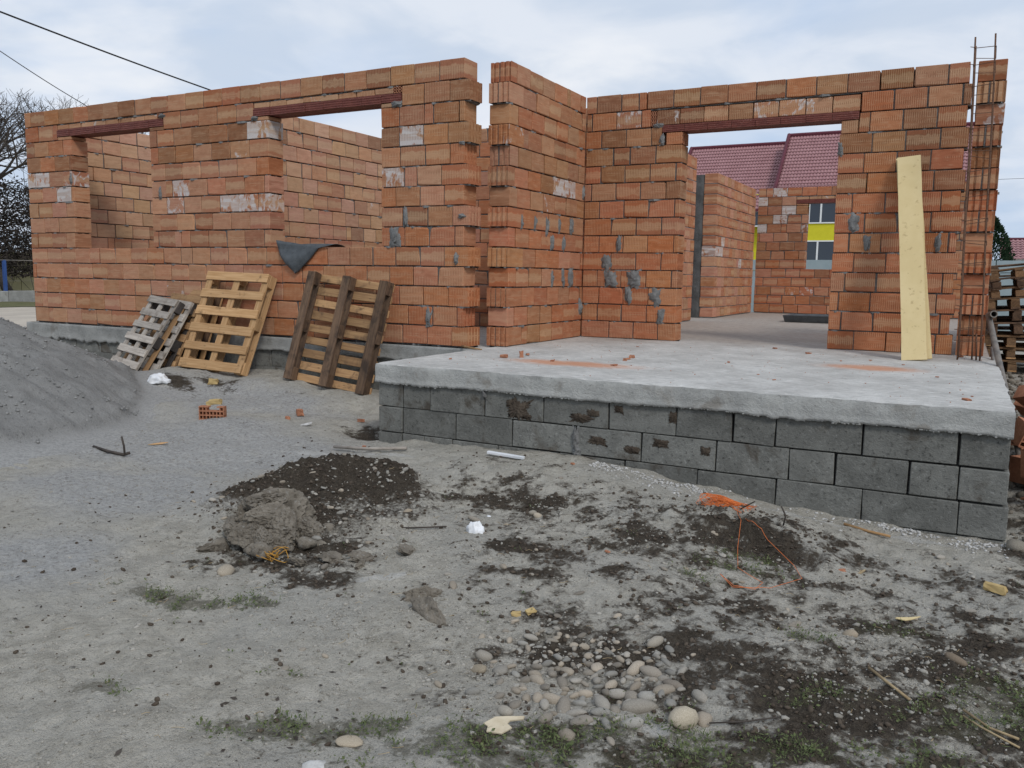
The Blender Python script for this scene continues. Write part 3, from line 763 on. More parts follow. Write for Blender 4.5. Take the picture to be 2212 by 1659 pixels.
def lintel(t, x0, x1, z0, z1, D, seg=.256, seed=2):
    rr = random.Random(seed)
    mb = MB(); mb.box((x0+.004, .012, z0+.003), (x1-.004, D-.012, z1+.012))
    l = mb.build('lintel', M['lintel'], t)
    n = max(2, round((x1-x0)/seg)); w = (x1-x0)/n; H = z1-z0
    prof = [(.0, 0), (.0, .16), (.005, .2), (.0, .24), (.0, .46), (.005, .5), (.0, .54), (.0, .76), (.005, .8), (.0, .84), (.0, 1)]
    vs = []; fs = []; N = len(prof)
    for x in (-w/2+.002, w/2-.002):
        for d, f in prof: vs.append((x, d, (f-.5)*H))
        vs += [(x, .06, H/2), (x, .06, -H/2)]
    K = N+2
    for i in range(K): fs.append((i, (i+1) % K, (i+1) % K+K, i+K))
    fs += [tuple(range(K-1, -1, -1)), tuple(range(K, 2*K))]
    me = mesh('lintel_segment', vs, fs, M['lintel'])
    bm = bmesh.new(); bm.from_mesh(me); bmesh.ops.recalc_face_normals(bm, faces=bm.faces); bm.to_mesh(me); bm.free()
    for k in range(n):
        s = link('lintel_segment', me, l, (x0+(k+.5)*w, rr.uniform(-.004, .002), (z0+z1)/2+rr.uniform(-.002, .002)), (0, rr.uniform(-.008, .008), 0))
        s2 = link('lintel_segment', me, l, (x0+(k+.5)*w, D+rr.uniform(-.002, .004), (z0+z1)/2), (0, 0, math.pi))
def loose_bricks(t, x0, x1, z0, z1, D, w, tone, seed=1, y=0.0):
    rr = random.Random(seed); n = max(1, round((x1-x0)/w)); ww = (x1-x0)/n
    for k in range(n):
        L = ww-rr.uniform(.004, .012); H = (z1-z0)-rr.uniform(0, .006)
        o = link('brick', brick_mesh(L, D, round(H, 2)+.001 if H > .1 else H, 0), t, (x0+(k+.5)*ww, y+D/2+rr.uniform(-.006, .006), (z0+z1)/2), (0, rr.uniform(-.012, .012), rr.uniform(-.01, .01)))
        c = rr.choice(tone); f = rr.uniform(.85, 1.1); o.color = (c[0]*f, c[1]*f, c[2]*f, 1.0 if rr.random() > .1 else .62)
def hollow_end(t, x, y0, y1, z0, z1, nx=0):
    """open cells of a cut brick seen end-on; faces -Y when nx==0, else faces +-X"""
    mb = MB(); rows = max(2, int((z1-z0)/.035)); cols = 3
    def bar(u0, u1, w0, w1):
        if nx == 0: mb.box((x+u0, y0, w0), (x+u1, y0+.05, w1))
        else: mb.box((x, y0+u0, w0), (x+nx*.05, y0+u1, w1))
    wd = y1-y0 if nx else y1
    for i in range(rows+1):
        zz = z0+(z1-z0-.008)*i/rows; bar(0, wd, zz, zz+.008)
    for j in range(cols+1):
        u = (wd-.008)*j/cols; bar(u, u+.008, z0+.0005, z1-.0005)
    mb.build('hollow_cells', M['chip'], t)

def tone_left(u, v, rr):
    r = rr.random()
    if v > .72: return BROWN if r < .42 else (TAN if r < .82 else ORANGE)
    if u > .62 and v < .45: return ORANGE if r < .62 else TAN
    if v < .35: return PINK if r < .42 else (TAN if r < .82 else ORANGE)
    if u < .55: return PINK if r < .34 else (TAN if r < .76 else (ORANGE if r < .88 else BROWN))
    return TAN if r < .5 else (PINK if r < .66 else (ORANGE if r < .86 else BROWN))
def tone_bay(u, v, rr):
    r = rr.random()
    if v > .68: return BROWN if r < .5 else (TAN if r < .8 else ORANGE)
    if v < .55: return ORANGE if r < .82 else TAN
    return ORANGE if r < .4 else (BROWN if r < .7 else TAN)
def tone_side(u, v, rr):
    r = rr.random()
    if v < .5: return ORANGE if r < .7 else TAN
    return TAN if r < .6 else (BROWN if r < .8 else ORANGE)
def tone_lit(u, v, rr):
    r = rr.random()
    if v < .4: return PINK if r < .6 else ORANGE if r < .75 else PALE_LIT
    return PALE_LIT if r < .8 else (PINK if r < .96 else BROWN)
def tone_warm(u, v, rr):
    r = rr.random(); return PINK if r < .45 else (TAN if r < .7 else ORANGE)
def tone_back(u, v, rr):
    r = rr.random()
    if v > .45 and v < .9: return BROWN if r < .55 else (PINK if r < .75 else ORANGE)
    return ORANGE if r < .6 else (BROWN if r < .8 else PINK)

def walls():
    LX = -6.96
    jt = [0, .13]+[.13+.297*k for k in range(1, 23)]
    wl = brick_wall('front_brick_wall', 'long hollow brick wall with two window openings, behind the leaning pallets', (LX, 0, 0), 0, 6.96, .24, 14, .2, tone_left,
        openings=[(.96, 2.46, 1.0, 2.4), (4.40, 5.95, 1.0, 2.4), (.68, 2.71, 2.4, 2.6), (4.18, 6.21, 2.4, 2.6)], top_joints=jt, seed=3,
        white=[(.2,1.92,.47),(.05,1.92,.5),(.85,1.71,.44),(3.09,1.7,.52),(3.92,1.51,.53),(4.13,2.3,.53),(4.32,2.32,.46),(4.32,1.51,.52),(6.42,2.11,.45),(6.1,1.7,.53),(2.9,1.5,.58)], ribs=(False, True), tooth=(0, .055))
    for (a, b, oa, ob) in ((.68, 2.71, .96, 2.46), (4.18, 6.21, 4.40, 5.95)):
        lintel(wl, a, b, 2.452, 2.53, .235, .254, 3)
        loose_bricks(wl, a, b-.1, 2.538, 2.597, .2, .25, TAN, int(a*9), .01)
        hollow_end(wl, b-.1, .0, .10, 2.538, 2.60)
        loose_bricks(wl, a, oa, 2.403, 2.447, .22, .3, TAN+BROWN, 5, .004); loose_bricks(wl, ob, b, 2.403, 2.447, .22, .3, TAN+BROWN, 6, .004)
    mortar_patches(wl, [(6.26,1.3,.06,.19),(6.12,1.1,.13,.2),(6.54,.29,.08,.19),(6.87,.88,.05,.12),(2.7,2.57,.12,.05),(2.62,1.66,.04,.16),(6.15,2.43,.12,.06),(4.2,2.43,.1,.05),(6.93,1.3,.08,.05),(6.93,2.0,.06,.04),(.93,1.9,.04,.14)], 3)
    # return wall of the recess
    ws = brick_wall('recess_side_wall', 'short brick wall running back from the porch slab, left side of the recess', (.34, .26, 0), math.pi/2, 1.9, .228, 14, .2, tone_side,
        top_joints=[.16, .46, .76, 1.06, 1.38, 1.47, 1.75], seed=5, white=[(1.35, 1.69, .5)], ribs=(True, False), tooth=(.03, 0))
    mortar_patches(ws, [(.3,1.27,.025,.17),(.6,1.27,.035,.17),(.91,1.25,.06,.18),(1.21,1.29,.05,.17),(1.55,1.29,.08,.19),(1.04,1.09,.08,.17),(1.34,1.09,.06,.17),(1.05,.7,.06,.19),(1.34,.7,.09,.2),(1.56,.71,.15,.21),(1.85,.36,.09,.2),(1.86,1.7,.04,.15)], 5)
    # door wall at the back of the recess; local x = X - .34
    wd = brick_wall('recess_door_wall', 'brick wall with the wide doorway at the back of the porch slab', (.34, 2.166, 0), 0, 3.955, .24, 14, .2, tone_bay,
        openings=[(1.17, 2.81, 0, 2.2), (.93, 2.99, 2.2, 2.4), (.79, 3.0, 2.4, 2.6)], top_joints=[.13,.43,.645,.741,1.045,1.348,1.65,1.953,2.256,2.558,2.861,3.164,3.466,3.77], seed=8, ribs=(False, False), tooth=(0, .03), pitch=.303)
    lintel(wd, .93, 2.99, 2.345, 2.412, .235, .258, 6)
    loose_bricks(wd, .86, 2.995, 2.425, 2.588, .2, .27, TAN+BROWN, 9, .012)
    hollow_end(wd, .79, .02, .07, 2.42, 2.585)
    loose_bricks(wd, .97, 1.165, 2.208, 2.338, .22, .2, ORANGE, 10, .006); loose_bricks(wd, 2.82, 2.99, 2.208, 2.338, .22, .2, TAN, 11, .004)
    hollow_end(wd, 1.166, .012, .23, 2.21, 2.338, -1)
    mortar_patches(wd, [(.45,1.11,.06,.17),(.3,.89,.12,.18),(.36,.7,.16,.2),(.65,.7,.17,.19),(.59,.51,.1,.19),(.92,.5,.15,.2),(.99,.29,.1,.19),(3.0,1.31,.12,.2),(3.14,1.1,.08,.19),(3.79,1.11,.06,.19),(.93,2.26,.06,.12),(2.83,2.05,.05,.15),(.88,2.42,.12,.05)], 7)
    # pillar end of the right outer wall
    brick_wall('right_outer_wall', 'outer brick wall seen end-on behind the upright reinforcing bars at the right', (4.60, 2.15, 0), math.pi/2, 2.2, .24, 14, .2, tone_bay, seed=11, ribs=(True, False), tooth=(.03, 0))
    # walls seen through the openings
    brick_wall('left_outer_wall', 'brick wall, lightened as if in bright daylight, seen through the small left window opening', (-6.722, .245, 0), math.pi/2, 3.6, .235, 14, .198, tone_lit, seed=13, squeeze=1.0)
    brick_wall('partition_wall', 'brick partition, lightened as if in bright daylight, seen through the large window opening', (-3.70, .26, 0), math.pi/2, 4.2, .235, 14, .2, tone_lit, seed=14, squeeze=1.0)
    brick_wall('cross_wall', 'brick wall glimpsed through the narrow slot between the two front walls', (-2.3, 3.1, 0), 0, 2.2, .235, 14, .195, tone_warm, seed=15, fine=False)
    brick_wall('hall_wall', 'brick wall just inside the doorway, on its left', (.25, 2.43, 0), math.pi/2, 4.70, .235, 14, .1955, tone_warm, seed=16, pitch=.25, fine=False)
    p2 = brick_wall('inner_wall_with_cement_strip', 'inner brick wall with a dark cement strip on its end, beyond the doorway', (.28, 8.4, 0), math.pi/2, 3.2, .25, 14, .1885, tone_warm, seed=17, pitch=.25, white=[(.03,1.25,.5),(.3,1.22,.45),(.47,1.44,.5),(1.97,1.04,.5)], fine=False)
    # cement strip: rough cast column against the wall end
    bm = bmesh.new(); bmesh.ops.create_grid(bm, x_segments=5, y_segments=60, size=.5)
    for v in bm.verts:
        z = (v.co.y+.5)*2.62; u = v.co.x
        n = mnoise.noise(Vector((u*6, z*3, 3)))
        v.co = Vector((.02+n*.015-(.02 if abs(u) < .45 else -.02), (.345+u*(.21+.05*mnoise.noise(Vector((0, z*4, 8))))+.02*mnoise.noise(Vector((z*5, 1, 2)))), z))
    bmesh.ops.recalc_face_normals(bm, faces=bm.faces)
    link('cement_strip', bm_mesh(bm, 'cement_strip', M['strip'], True), p2)
    mb = MB(); mb.box((.05, .252, 0), (3.2, .45, 2.6)); mb.build('cement_backing', M['strip'], p2)
    wb = brick_wall('back_brick_wall', 'back wall of the house with a window opening, seen through the doorway', (.285, 11.8, 0), 0, 4.25, .24, 14, .1914, tone_back,
        openings=[(1.04, 2.6, .957, 2.297), (.80, 2.84, 2.297, 2.488)], seed=19, white=[(.67,2.25,.45),(.38,2.6,.5),(.02,2.38,.42),(.58,2.0,.5),(.06,1.81,.45)], fine=False)
    lintel(wb, .80, 2.84, 2.346, 2.418, .235, .256, 9)
    loose_bricks(wb, .80, 2.84, 2.425, 2.485, .2, .25, TAN, 12, .01)
    loose_bricks(wb, .80, 1.04, 2.305, 2.342, .2, .3, TAN, 13, .01)
walls()
FOUND = bpy.data.objects['house_foundation']
mortar_patches(FOUND, [(1.54,-.26,.17,.13),(1.47,-.22,.06,.05),(1.61,-.31,.07,.04),(2.05,-.28,.16,.06),(2.14,-.24,.09,.05),(2.18,-.43,.12,.05),(2.44,-.47,.10,.05),(2.33,-.19,.06,.05),(2.64,-.40,.10,.05),(2.72,-.21,.05,.07),(2.95,-.42,.06,.05)], 15, -1.7345, M['crumb'], 'mud_splash', .27)
mortar_patches(FOUND, [(2.01,-.44,.05,.19),(2.02,-.53,.07,.06),(1.25,-.17,.03,.06)], 16, -1.732, M['mortar'], 'mortar_drip', 1.0)

# ------------------------------------------------------------------ pallets
def pallet(label, P0, PR, PT, W, L, nslat, deck, runner, block, flip=False, seed=1, slat_w=.095, group='wooden pallets leaning on the brick wall', cat='pallet', name='wooden_pallet', extra_blocks=True, th=.140):
    """P0 bottom-left corner of the visible face, PR bottom-right, PT top-left; deck boards on the visible face (or runners when flipped)"""
    rr = random.Random(seed)
    P0, PR, PT = Vector(P0), Vector(PR), Vector(PT)
    u = (PR-P0).normalized(); v = (PT-P0); v = (v-u*v.dot(u)).normalized(); w = u.cross(v)      # w points out of the visible face
    t = tag(link(name, None), label, cat, group)
    m = Matrix((u, v, w)).transposed().to_4x4(); m.translation = P0
    t.matrix_world = m
    cache = {}
    def piece(nm, c, sz, mat):
        key = (nm, tuple(round(s, 3) for s in sz), mat.name, rr.randrange(2))
        if key not in cache:
            a = max(range(3), key=lambda i: sz[i])
            s = sz if a == 0 else (sz[1], sz[0], sz[2])
            cache[key] = bm_mesh(chamfer(*s, .003, .0022, rr), nm, mat)
        a = max(range(3), key=lambda i: sz[i])
        link(nm, cache[key], t, (c[0]+rr.uniform(-.004, .004), c[1]+rr.uniform(-.004, .004), c[2]+rr.uniform(-.001, .001)),
             (rr.uniform(-.008, .008), rr.uniform(-.008, .008), rr.uniform(-.011, .011)+(math.pi/2 if a == 1 else 0)))
    # depth below the visible face: 0..-th
    if not flip: zd, zs, zb, zr = -.011, -.033, -.083, -.129
    else: zd, zs, zb, zr = -.129, -.107, -.057, -.011
    for k in range(nslat):
        y = slat_w/2+(L-slat_w)*k/(nslat-1)
        piece('slat', (W/2, y, zd), (W, slat_w*rr.uniform(.88, 1.08), .02), deck)
    for x in (.05, W/2, W-.05):
        piece('stringer', (x, L/2, zs), (.09, L, .02), deck if not flip else runner)
        piece('runner', (x, L/2, zr), (.10, L, .021), runner)
        for y in (.07, L/2, L-.07):
            piece('block', (x, y, zb), (.095, .14, .076), block)
    return t
def pallets():
    pallet('clean light pine pallet leaning on the wall, in the middle of the leaning pallets', (-3.44, -.60, -.343), (-2.51, -.60, -.374), (-3.34, -.15, .729), .96, 1.17, 6, M['wood_new'], M['wood_new'], M['wood_new'], seed=2, slat_w=.10)
    pallet('dark wet pallet turned with its runners to the front, leaning nearest the porch slab', (-1.937, -.50, -.389), (-.88, -.50, -.484), (-1.973, -.20, .749), 1.06, 1.18, 9, M['wood_mid'], M['wood_dark'], M['wood_dark'], flip=True, seed=4, slat_w=.085)
    u = Vector((.96, -.27, -.04)).normalized()
    def lean(label, br, tr, W, L, n, d, r, b, seed):
        br, tr = Vector(br), Vector(tr)
        pallet(label, br-u*W, br, tr-u*W, W, L, n, d, r, b, seed=seed, slat_w=.088)
    lean('whitish weathered pallet at the very front of the leaning row', (-3.855, -.95, -.53), (-3.839, -.35, .377), .74, 1.10, 7, M['wood_grey'], M['wood_mid'], M['wood_black'], 5)
    lean('grey pallet with black end blocks, second in the leaning row', (-3.70, -.80, -.56), (-3.533, -.30, .358), .74, 1.07, 7, M['wood_grey'], M['wood_black'], M['wood_black'], 6)
    lean('light pallet seen on edge behind the grey one', (-3.60, -.62, -.54), (-3.522, -.20, .416), .78, 1.06, 7, M['wood_mid'], M['wood_new'], M['wood_mid'], 7)
    lean('light pallet seen on edge, right behind its twin and beside the clean pine pallet', (-3.46, -.46, -.51), (-3.45, -.12, .46), .80, 1.05, 7, M['wood_mid'], M['wood_new'], M['wood_dark'], 8)
    # stack at the right, behind the outer wall
    z = -.345; x0 = 4.63; rr = random.Random(9)
    labs = ['lowest pallet of the stack behind the right wall', 'second pallet from the bottom of the stack at the right edge', 'third pallet from the bottom of the stack at the right edge',
            'tilted pallet in the lower middle of the right stack', 'tilted pallet in the middle of the right stack', 'tilted pallet in the upper middle of the right stack',
            'third pallet from the top of the right stack', 'second pallet from the top of the right stack', 'topmost tilted pallet of the stack at the right edge']
    tilt = [0, .005, .01, .05, .08, .10, .125, .14, .15]; dz = [.15, .146, .15, .145, .135, .125, .115, .10, .1]
    for k, lb in enumerate(labs):
        a = tilt[k]; ca, sa = math.cos(a), math.sin(a)
        dx = rr.uniform(-.03, .03); yb = 4.5+rr.uniform(-.04, .04)
        p0 = Vector((x0+.02+dx, yb, z+.145)); pr = p0+Vector((.62*ca, 0, .62*sa)); pt = p0+Vector((0, 1.1, 0))
        md = M['wood_used'] if k in (0, 1, 6) else (M['wood_dark'] if k in (3, 4, 7) else M['wood_used'])
        pallet(lb, p0, pr, pt, .62, 1.1, 7, md, M['wood_dark'] if k > 2 else M['wood_mid'], md, seed=20+k, group='pallets stacked behind the right wall')
        z += dz[k]
    z = -.30  # added rear stack, blocks the light showing through gaps of the front one
    for k in range(9):
        p0 = Vector((4.68+rr.uniform(-.02, .03), 5.72+rr.uniform(-.04, .04), z+.145)); a = .012*k
        pallet(('lowest', 'second', 'third', 'fourth', 'fifth', 'sixth', 'seventh', 'eighth', 'topmost')[k]+' pallet of the added light-blocking rear stack behind the tilted stack at the right edge', p0, p0+Vector((1.2*math.cos(a), 0, 1.2*math.sin(a))), p0+Vector((0, .8, 0)), 1.2, .8, 6, M['wood_dark'], M['wood_dark'], M['wood_used'], seed=60+k, group='pallets stacked behind the right wall')
        z += .138
pallets()

# ------------------------------------------------------------------ boards, bars, pole, sheets
def boards():
    def board(label, foot, top, W, mat, tw=0, seed=1):
        foot, top = Vector(foot), Vector(top); v = (top-foot); L = v.length; v.normalize()
        u = Vector((1, 0, tw)); u = (u-v*u.dot(v)).normalized(); w = u.cross(v)
        bm = bmesh.new(); n = 14; rr = random.Random(seed); th = .021
        rows = []
        for i in range(n+1):
            y = L*i/n; bow = .012*math.sin(i/n*math.pi)
            e0 = rr.uniform(-.002, .002)-(.006 if i == 0 else 0); e1 = rr.uniform(-.002, .002)+(.004 if i in (9, 10) else 0)
            rows.append([bm.verts.new((e0, y, bow)), bm.verts.new((W+e1, y, bow*1.2)), bm.verts.new((W+e1, y, bow-th)), bm.verts.new((e0, y, bow-th))])
        for a, b in zip(rows[:-1], rows[1:]):
            for k in range(4): bm.faces.new((a[k], a[(k+1) % 4], b[(k+1) % 4], b[k]))
        bm.faces.new(rows[0][::-1]); bm.faces.new(rows[-1]); bmesh.ops.recalc_face_normals(bm, faces=bm.faces)
        me = bm_mesh(bm, 'form_board', mat); o = link('form_board', me)
        m = Matrix((u, v, w)).transposed().to_4x4(); m.translation = foot; o.matrix_world = m
        tag(o, label, 'board', 'yellow boards leaning by the doorway')
    board('yellow shuttering board leaning on the wall right of the doorway, the front one', (3.932, 1.27, .004), (3.715, 2.09, 1.93), .208, M['board'], 0, 2)
    board('yellow shuttering board mostly hidden behind the front one, its edge showing on the right', (3.972, 1.34, .004), (3.700, 2.125, 1.925), .208, M['board'], .03, 3)
boards()

def rebar():
    t = thing('rebar_cage', 'rusty reinforcing bar cage standing upright in front of the right wall end', 'rebar cage', (4.40, 1.65, 0))
    B = [((-.02, 0, -.004), (-.082, 0, 2.893)), ((.163, 0, -.005), (.074, 0, 2.906)), ((-.015, .19, 0), (-.075, .19, 2.86)), ((.168, .19, 0), (.08, .19, 2.85))]
    rr = random.Random(5)
    for a, b in B:
        mb = MB(); a, b = Vector(a), Vector(b)
        mb.tube([a.lerp(b, i/8)+Vector((math.sin(i*1.3)*.003, 0, 0)) for i in range(9)], .0075, 6); mb.build('bar', M['rust'], t, True)
    for z in (.18, .30, .52, .70, .90, 1.10, 1.29, 1.50, 1.73, 1.90, 2.10, 2.30, 2.47, 2.66, 2.79):
        f = z/2.9; p = [Vector(a).lerp(Vector(b), f) for a, b in B]; o = [p[0], p[1], p[3], p[2]]
        c = sum(p, Vector())/4; tl = rr.uniform(-.02, .02)
        q = [c+(k-c)*1.10+Vector((0, 0, tl*(k.x-c.x)*8+rr.uniform(-.006, .006))) for k in o]
        mb = MB(); mb.tube(q+[q[0]+Vector((0, 0, .008)), q[0].lerp(q[1], .0)+Vector((-.03, -.01, .012))], .0034, 4); mb.build('stirrup', M['rust'], t)
    for (x, y, h) in ((.10, .12, .38), (.135, .06, .25)):
        mb = MB(); mb.tube([(x, y, 0), (x-.006, y, h*.5), (x-.016, y, h)], .0075, 6); mb.build('starter_bar', M['rust'], t, True)
    # rod standing by the left corner of the house
    mb = MB(); mb.tube([(-7.12, .12, -.10), (-7.13, .12, .3), (-7.118, .125, .62), (-7.10, .13, .66)], .008, 5)
    tag(mb.build('steel_rod', M['rust'], None, True), 'thin dark rod standing at the far left corner of the brick wall', 'steel rod')
    # prop leaning against the outer side of the right wall
    t = thing('steel_prop', 'scuffed steel tube leaning on the right wall, in front of the pallet stack', 'pole', (4.874, -.16, -.66))
    mb = MB(); a = Vector((0, 0, 0)); b = Vector((-.259, 2.16, 1.06))
    mb.tube([a.lerp(b, i/6) for i in range(7)], .026, 12); mb.build('tube', M['pole'], t, True)
    # open socket at its head: a real hollow tube
    d = Vector((.18, -1, .12)).normalized(); c = b+Vector((.02, -.02, .02)); n = 14
    e1 = d.cross(Vector((0, 0, 1))).normalized(); e2 = d.cross(e1)
    vs = []; fs = []
    for (s, r) in ((-.10, .033), (.10, .033), (.10, .025), (-.08, .025)):
        for k in range(n): an = 2*math.pi*k/n; vs.append(c+d*s+(e1*math.cos(an)+e2*math.sin(an))*r)
    for i in range(3):
        for k in range(n): fs.append((i*n+k, i*n+(k+1) % n, (i+1)*n+(k+1) % n, (i+1)*n+k))
    fs.append(tuple(range(3*n, 4*n))); fs.append(tuple(range(n)))
    me = mesh('socket', vs, fs, M['pole'], False); bm = bmesh.new(); bm.from_mesh(me); bmesh.ops.recalc_face_normals(bm, faces=bm.faces); bm.to_mesh(me); bm.free()
    link('socket', me, t)
    mb = MB(); mb.tube([(4.72, .75, -.45), (4.665, 2.08, .10)], .016, 8)
    tag(mb.build('short_pole', M['pole'], None, True), 'short thin dark pole close against the foot of the right wall, behind the steel tube', 'pole')
rebar()

def sheets():
    # bitumen sheet folded over the window sill
    bm = bmesh.new()
    def V(x, y, z): return bm.verts.new((x, y, z))
    nx, nz = 15, 12
    top = lambda s: Vector((-2.42+.58*s, -.035-.012*math.sin(s*3.1), .985+.008*math.sin(s*7)))
    tip = Vector((-2.161, -.055, .712))
    grid = []
    for j in range(nz+1):
        f = j/nz; row = []
        for i in range(nx+1):
            s = i/nx
            lx = -2.42+(tip.x+2.42)*f+.03*math.sin(f*math.pi)*-1.0; rx = -1.84+(tip.x+1.84)*f+.018*math.sin(f*math.pi)
            x = lx+(rx-lx)*s; z = .99+(tip.z-.99)*f
            y = -.030-.035*math.sin(f*2.6)*math.sin(s*math.pi*.9+.3)-.02*(1-s)*math.sin(f*math.pi)+.010*mnoise.noise(Vector((x*14, z*14, 2)))
            row.append(V(x, y, z))
        grid.append(row)
    for j in range(nz):
        for i in range(nx):
            bm.faces.new((grid[j][i], grid[j][i+1], grid[j+1][i+1], grid[j+1][i]))
    # over the sill, with a curled roll at the left
    prev = grid[0]
    for k, (y, z) in enumerate(((-.03, 1.012), (-.02, 1.034), (.03, 1.04), (.10, 1.03), (.17, 1.012))):
        row = []
        for i in range(nx+1):
            s = i/nx; curl = max(0, .36-s)/.36
            x = -2.42+.58*s+(.22*s*min(1, (k+1)/2))
            row.append(V(x-.02*curl*math.sin(k*.9), y-.02*curl*(1 if k < 2 else -.3), z+.046*curl*math.sin(min(k+1, 4)*.72)+.006*mnoise.noise(Vector((x*10, y*20, 4)))))
        for i in range(nx): bm.faces.new((prev[i], row[i], row[i+1], prev[i+1]))
        prev = row
    bmesh.ops.recalc_face_normals(bm, faces=bm.faces)
    me = bm_mesh(bm, 'bitumen_sheet', M['bitumen'], True); o = link('bitumen_sheet', me)
    md = o.modifiers.new('thickness', 'SOLIDIFY'); md.thickness = .004
    tag(o, 'black bitumen sheet folded over the sill of the large window, its corner hanging down', 'sheet')
    # shallow dark tray on the house floor
    t = thing('metal_tray', 'long dark metal trough lying on the floor inside the doorway', 'trough', (1.67, 7.95, .0))
    mb = MB(); mb.add([(0, 0, 0), (1.3, .05, 0), (1.3, .75, 0), (0, .7, 0), (-.03, -.05, .115), (1.33, 0, .115), (1.33, .82, .115), (-.03, .78, .115), (.02, 0, .11), (1.28, .05, .11), (1.28, .76, .11), (.02, .71, .11), (.04, .04, .02), (1.26, .09, .02), (1.26, .7, .02), (.04, .66, .02)],
        [(0, 1, 5, 4), (1, 2, 6, 5), (2, 3, 7, 6), (3, 0, 4, 7), (4, 5, 9, 8), (5, 6, 10, 9), (6, 7, 11, 10), (7, 4, 8, 11), (8, 9, 13, 12), (9, 10, 14, 13), (10, 11, 15, 14), (11, 8, 12, 15), (12, 13, 14, 15), (3, 2, 1, 0)])
    mb.build('trough', M['bitumen'], t)
sheets()

def crumple(name, label, cat, loc, r, h, seed, mat, sub=4):
    bm = bmesh.new(); bmesh.ops.create_icosphere(bm, subdivisions=sub, radius=1)
    o = Vector((seed*9.1, seed*2.3, 0))
    for v in bm.verts:
        p = v.co; n = 1-abs(mnoise.noise(p*1.1+o))*.5-abs(mnoise.noise(p*2.6+o))*.22+mnoise.noise(p*6+o)*.05
        z = max(p.z, -.1)
        v.co = Vector((p.x*r*n, p.y*r*.8*n, z*h*n))
    ob = link(name, bm_mesh(bm, name, mat, True), None, loc, (0, 0, seed*1.1))
    return tag(ob, label, cat)
crumple('plastic_bag', 'white crumpled plastic bag lying alone on the bare ground in front of the slab', 'plastic bag', (2.03, -3.17, lg(2.03, -3.17)), .062, .075, 3, M['plastic'])
crumple('plastic_film', 'torn scrap of white plastic film at the foot of the leaning pallets', 'plastic film', (-2.95, -1.25, lg(-2.95, -1.25)), .13, .1, 6, M['plastic'])
crumple('paper_scrap', 'small flat white paper scrap near the pebbles, uphill of the plastic bag', 'paper', (1.94, -2.86, lg(1.94, -2.86)), .02, .008, 8, M['plastic'], 2)
crumple('wrapper', 'pale torn wrapper half cut off by the bottom edge of the picture', 'wrapper', (2.72, -5.31, lg(2.72, -5.31)), .05, .016, 9, M['lime'], 3)

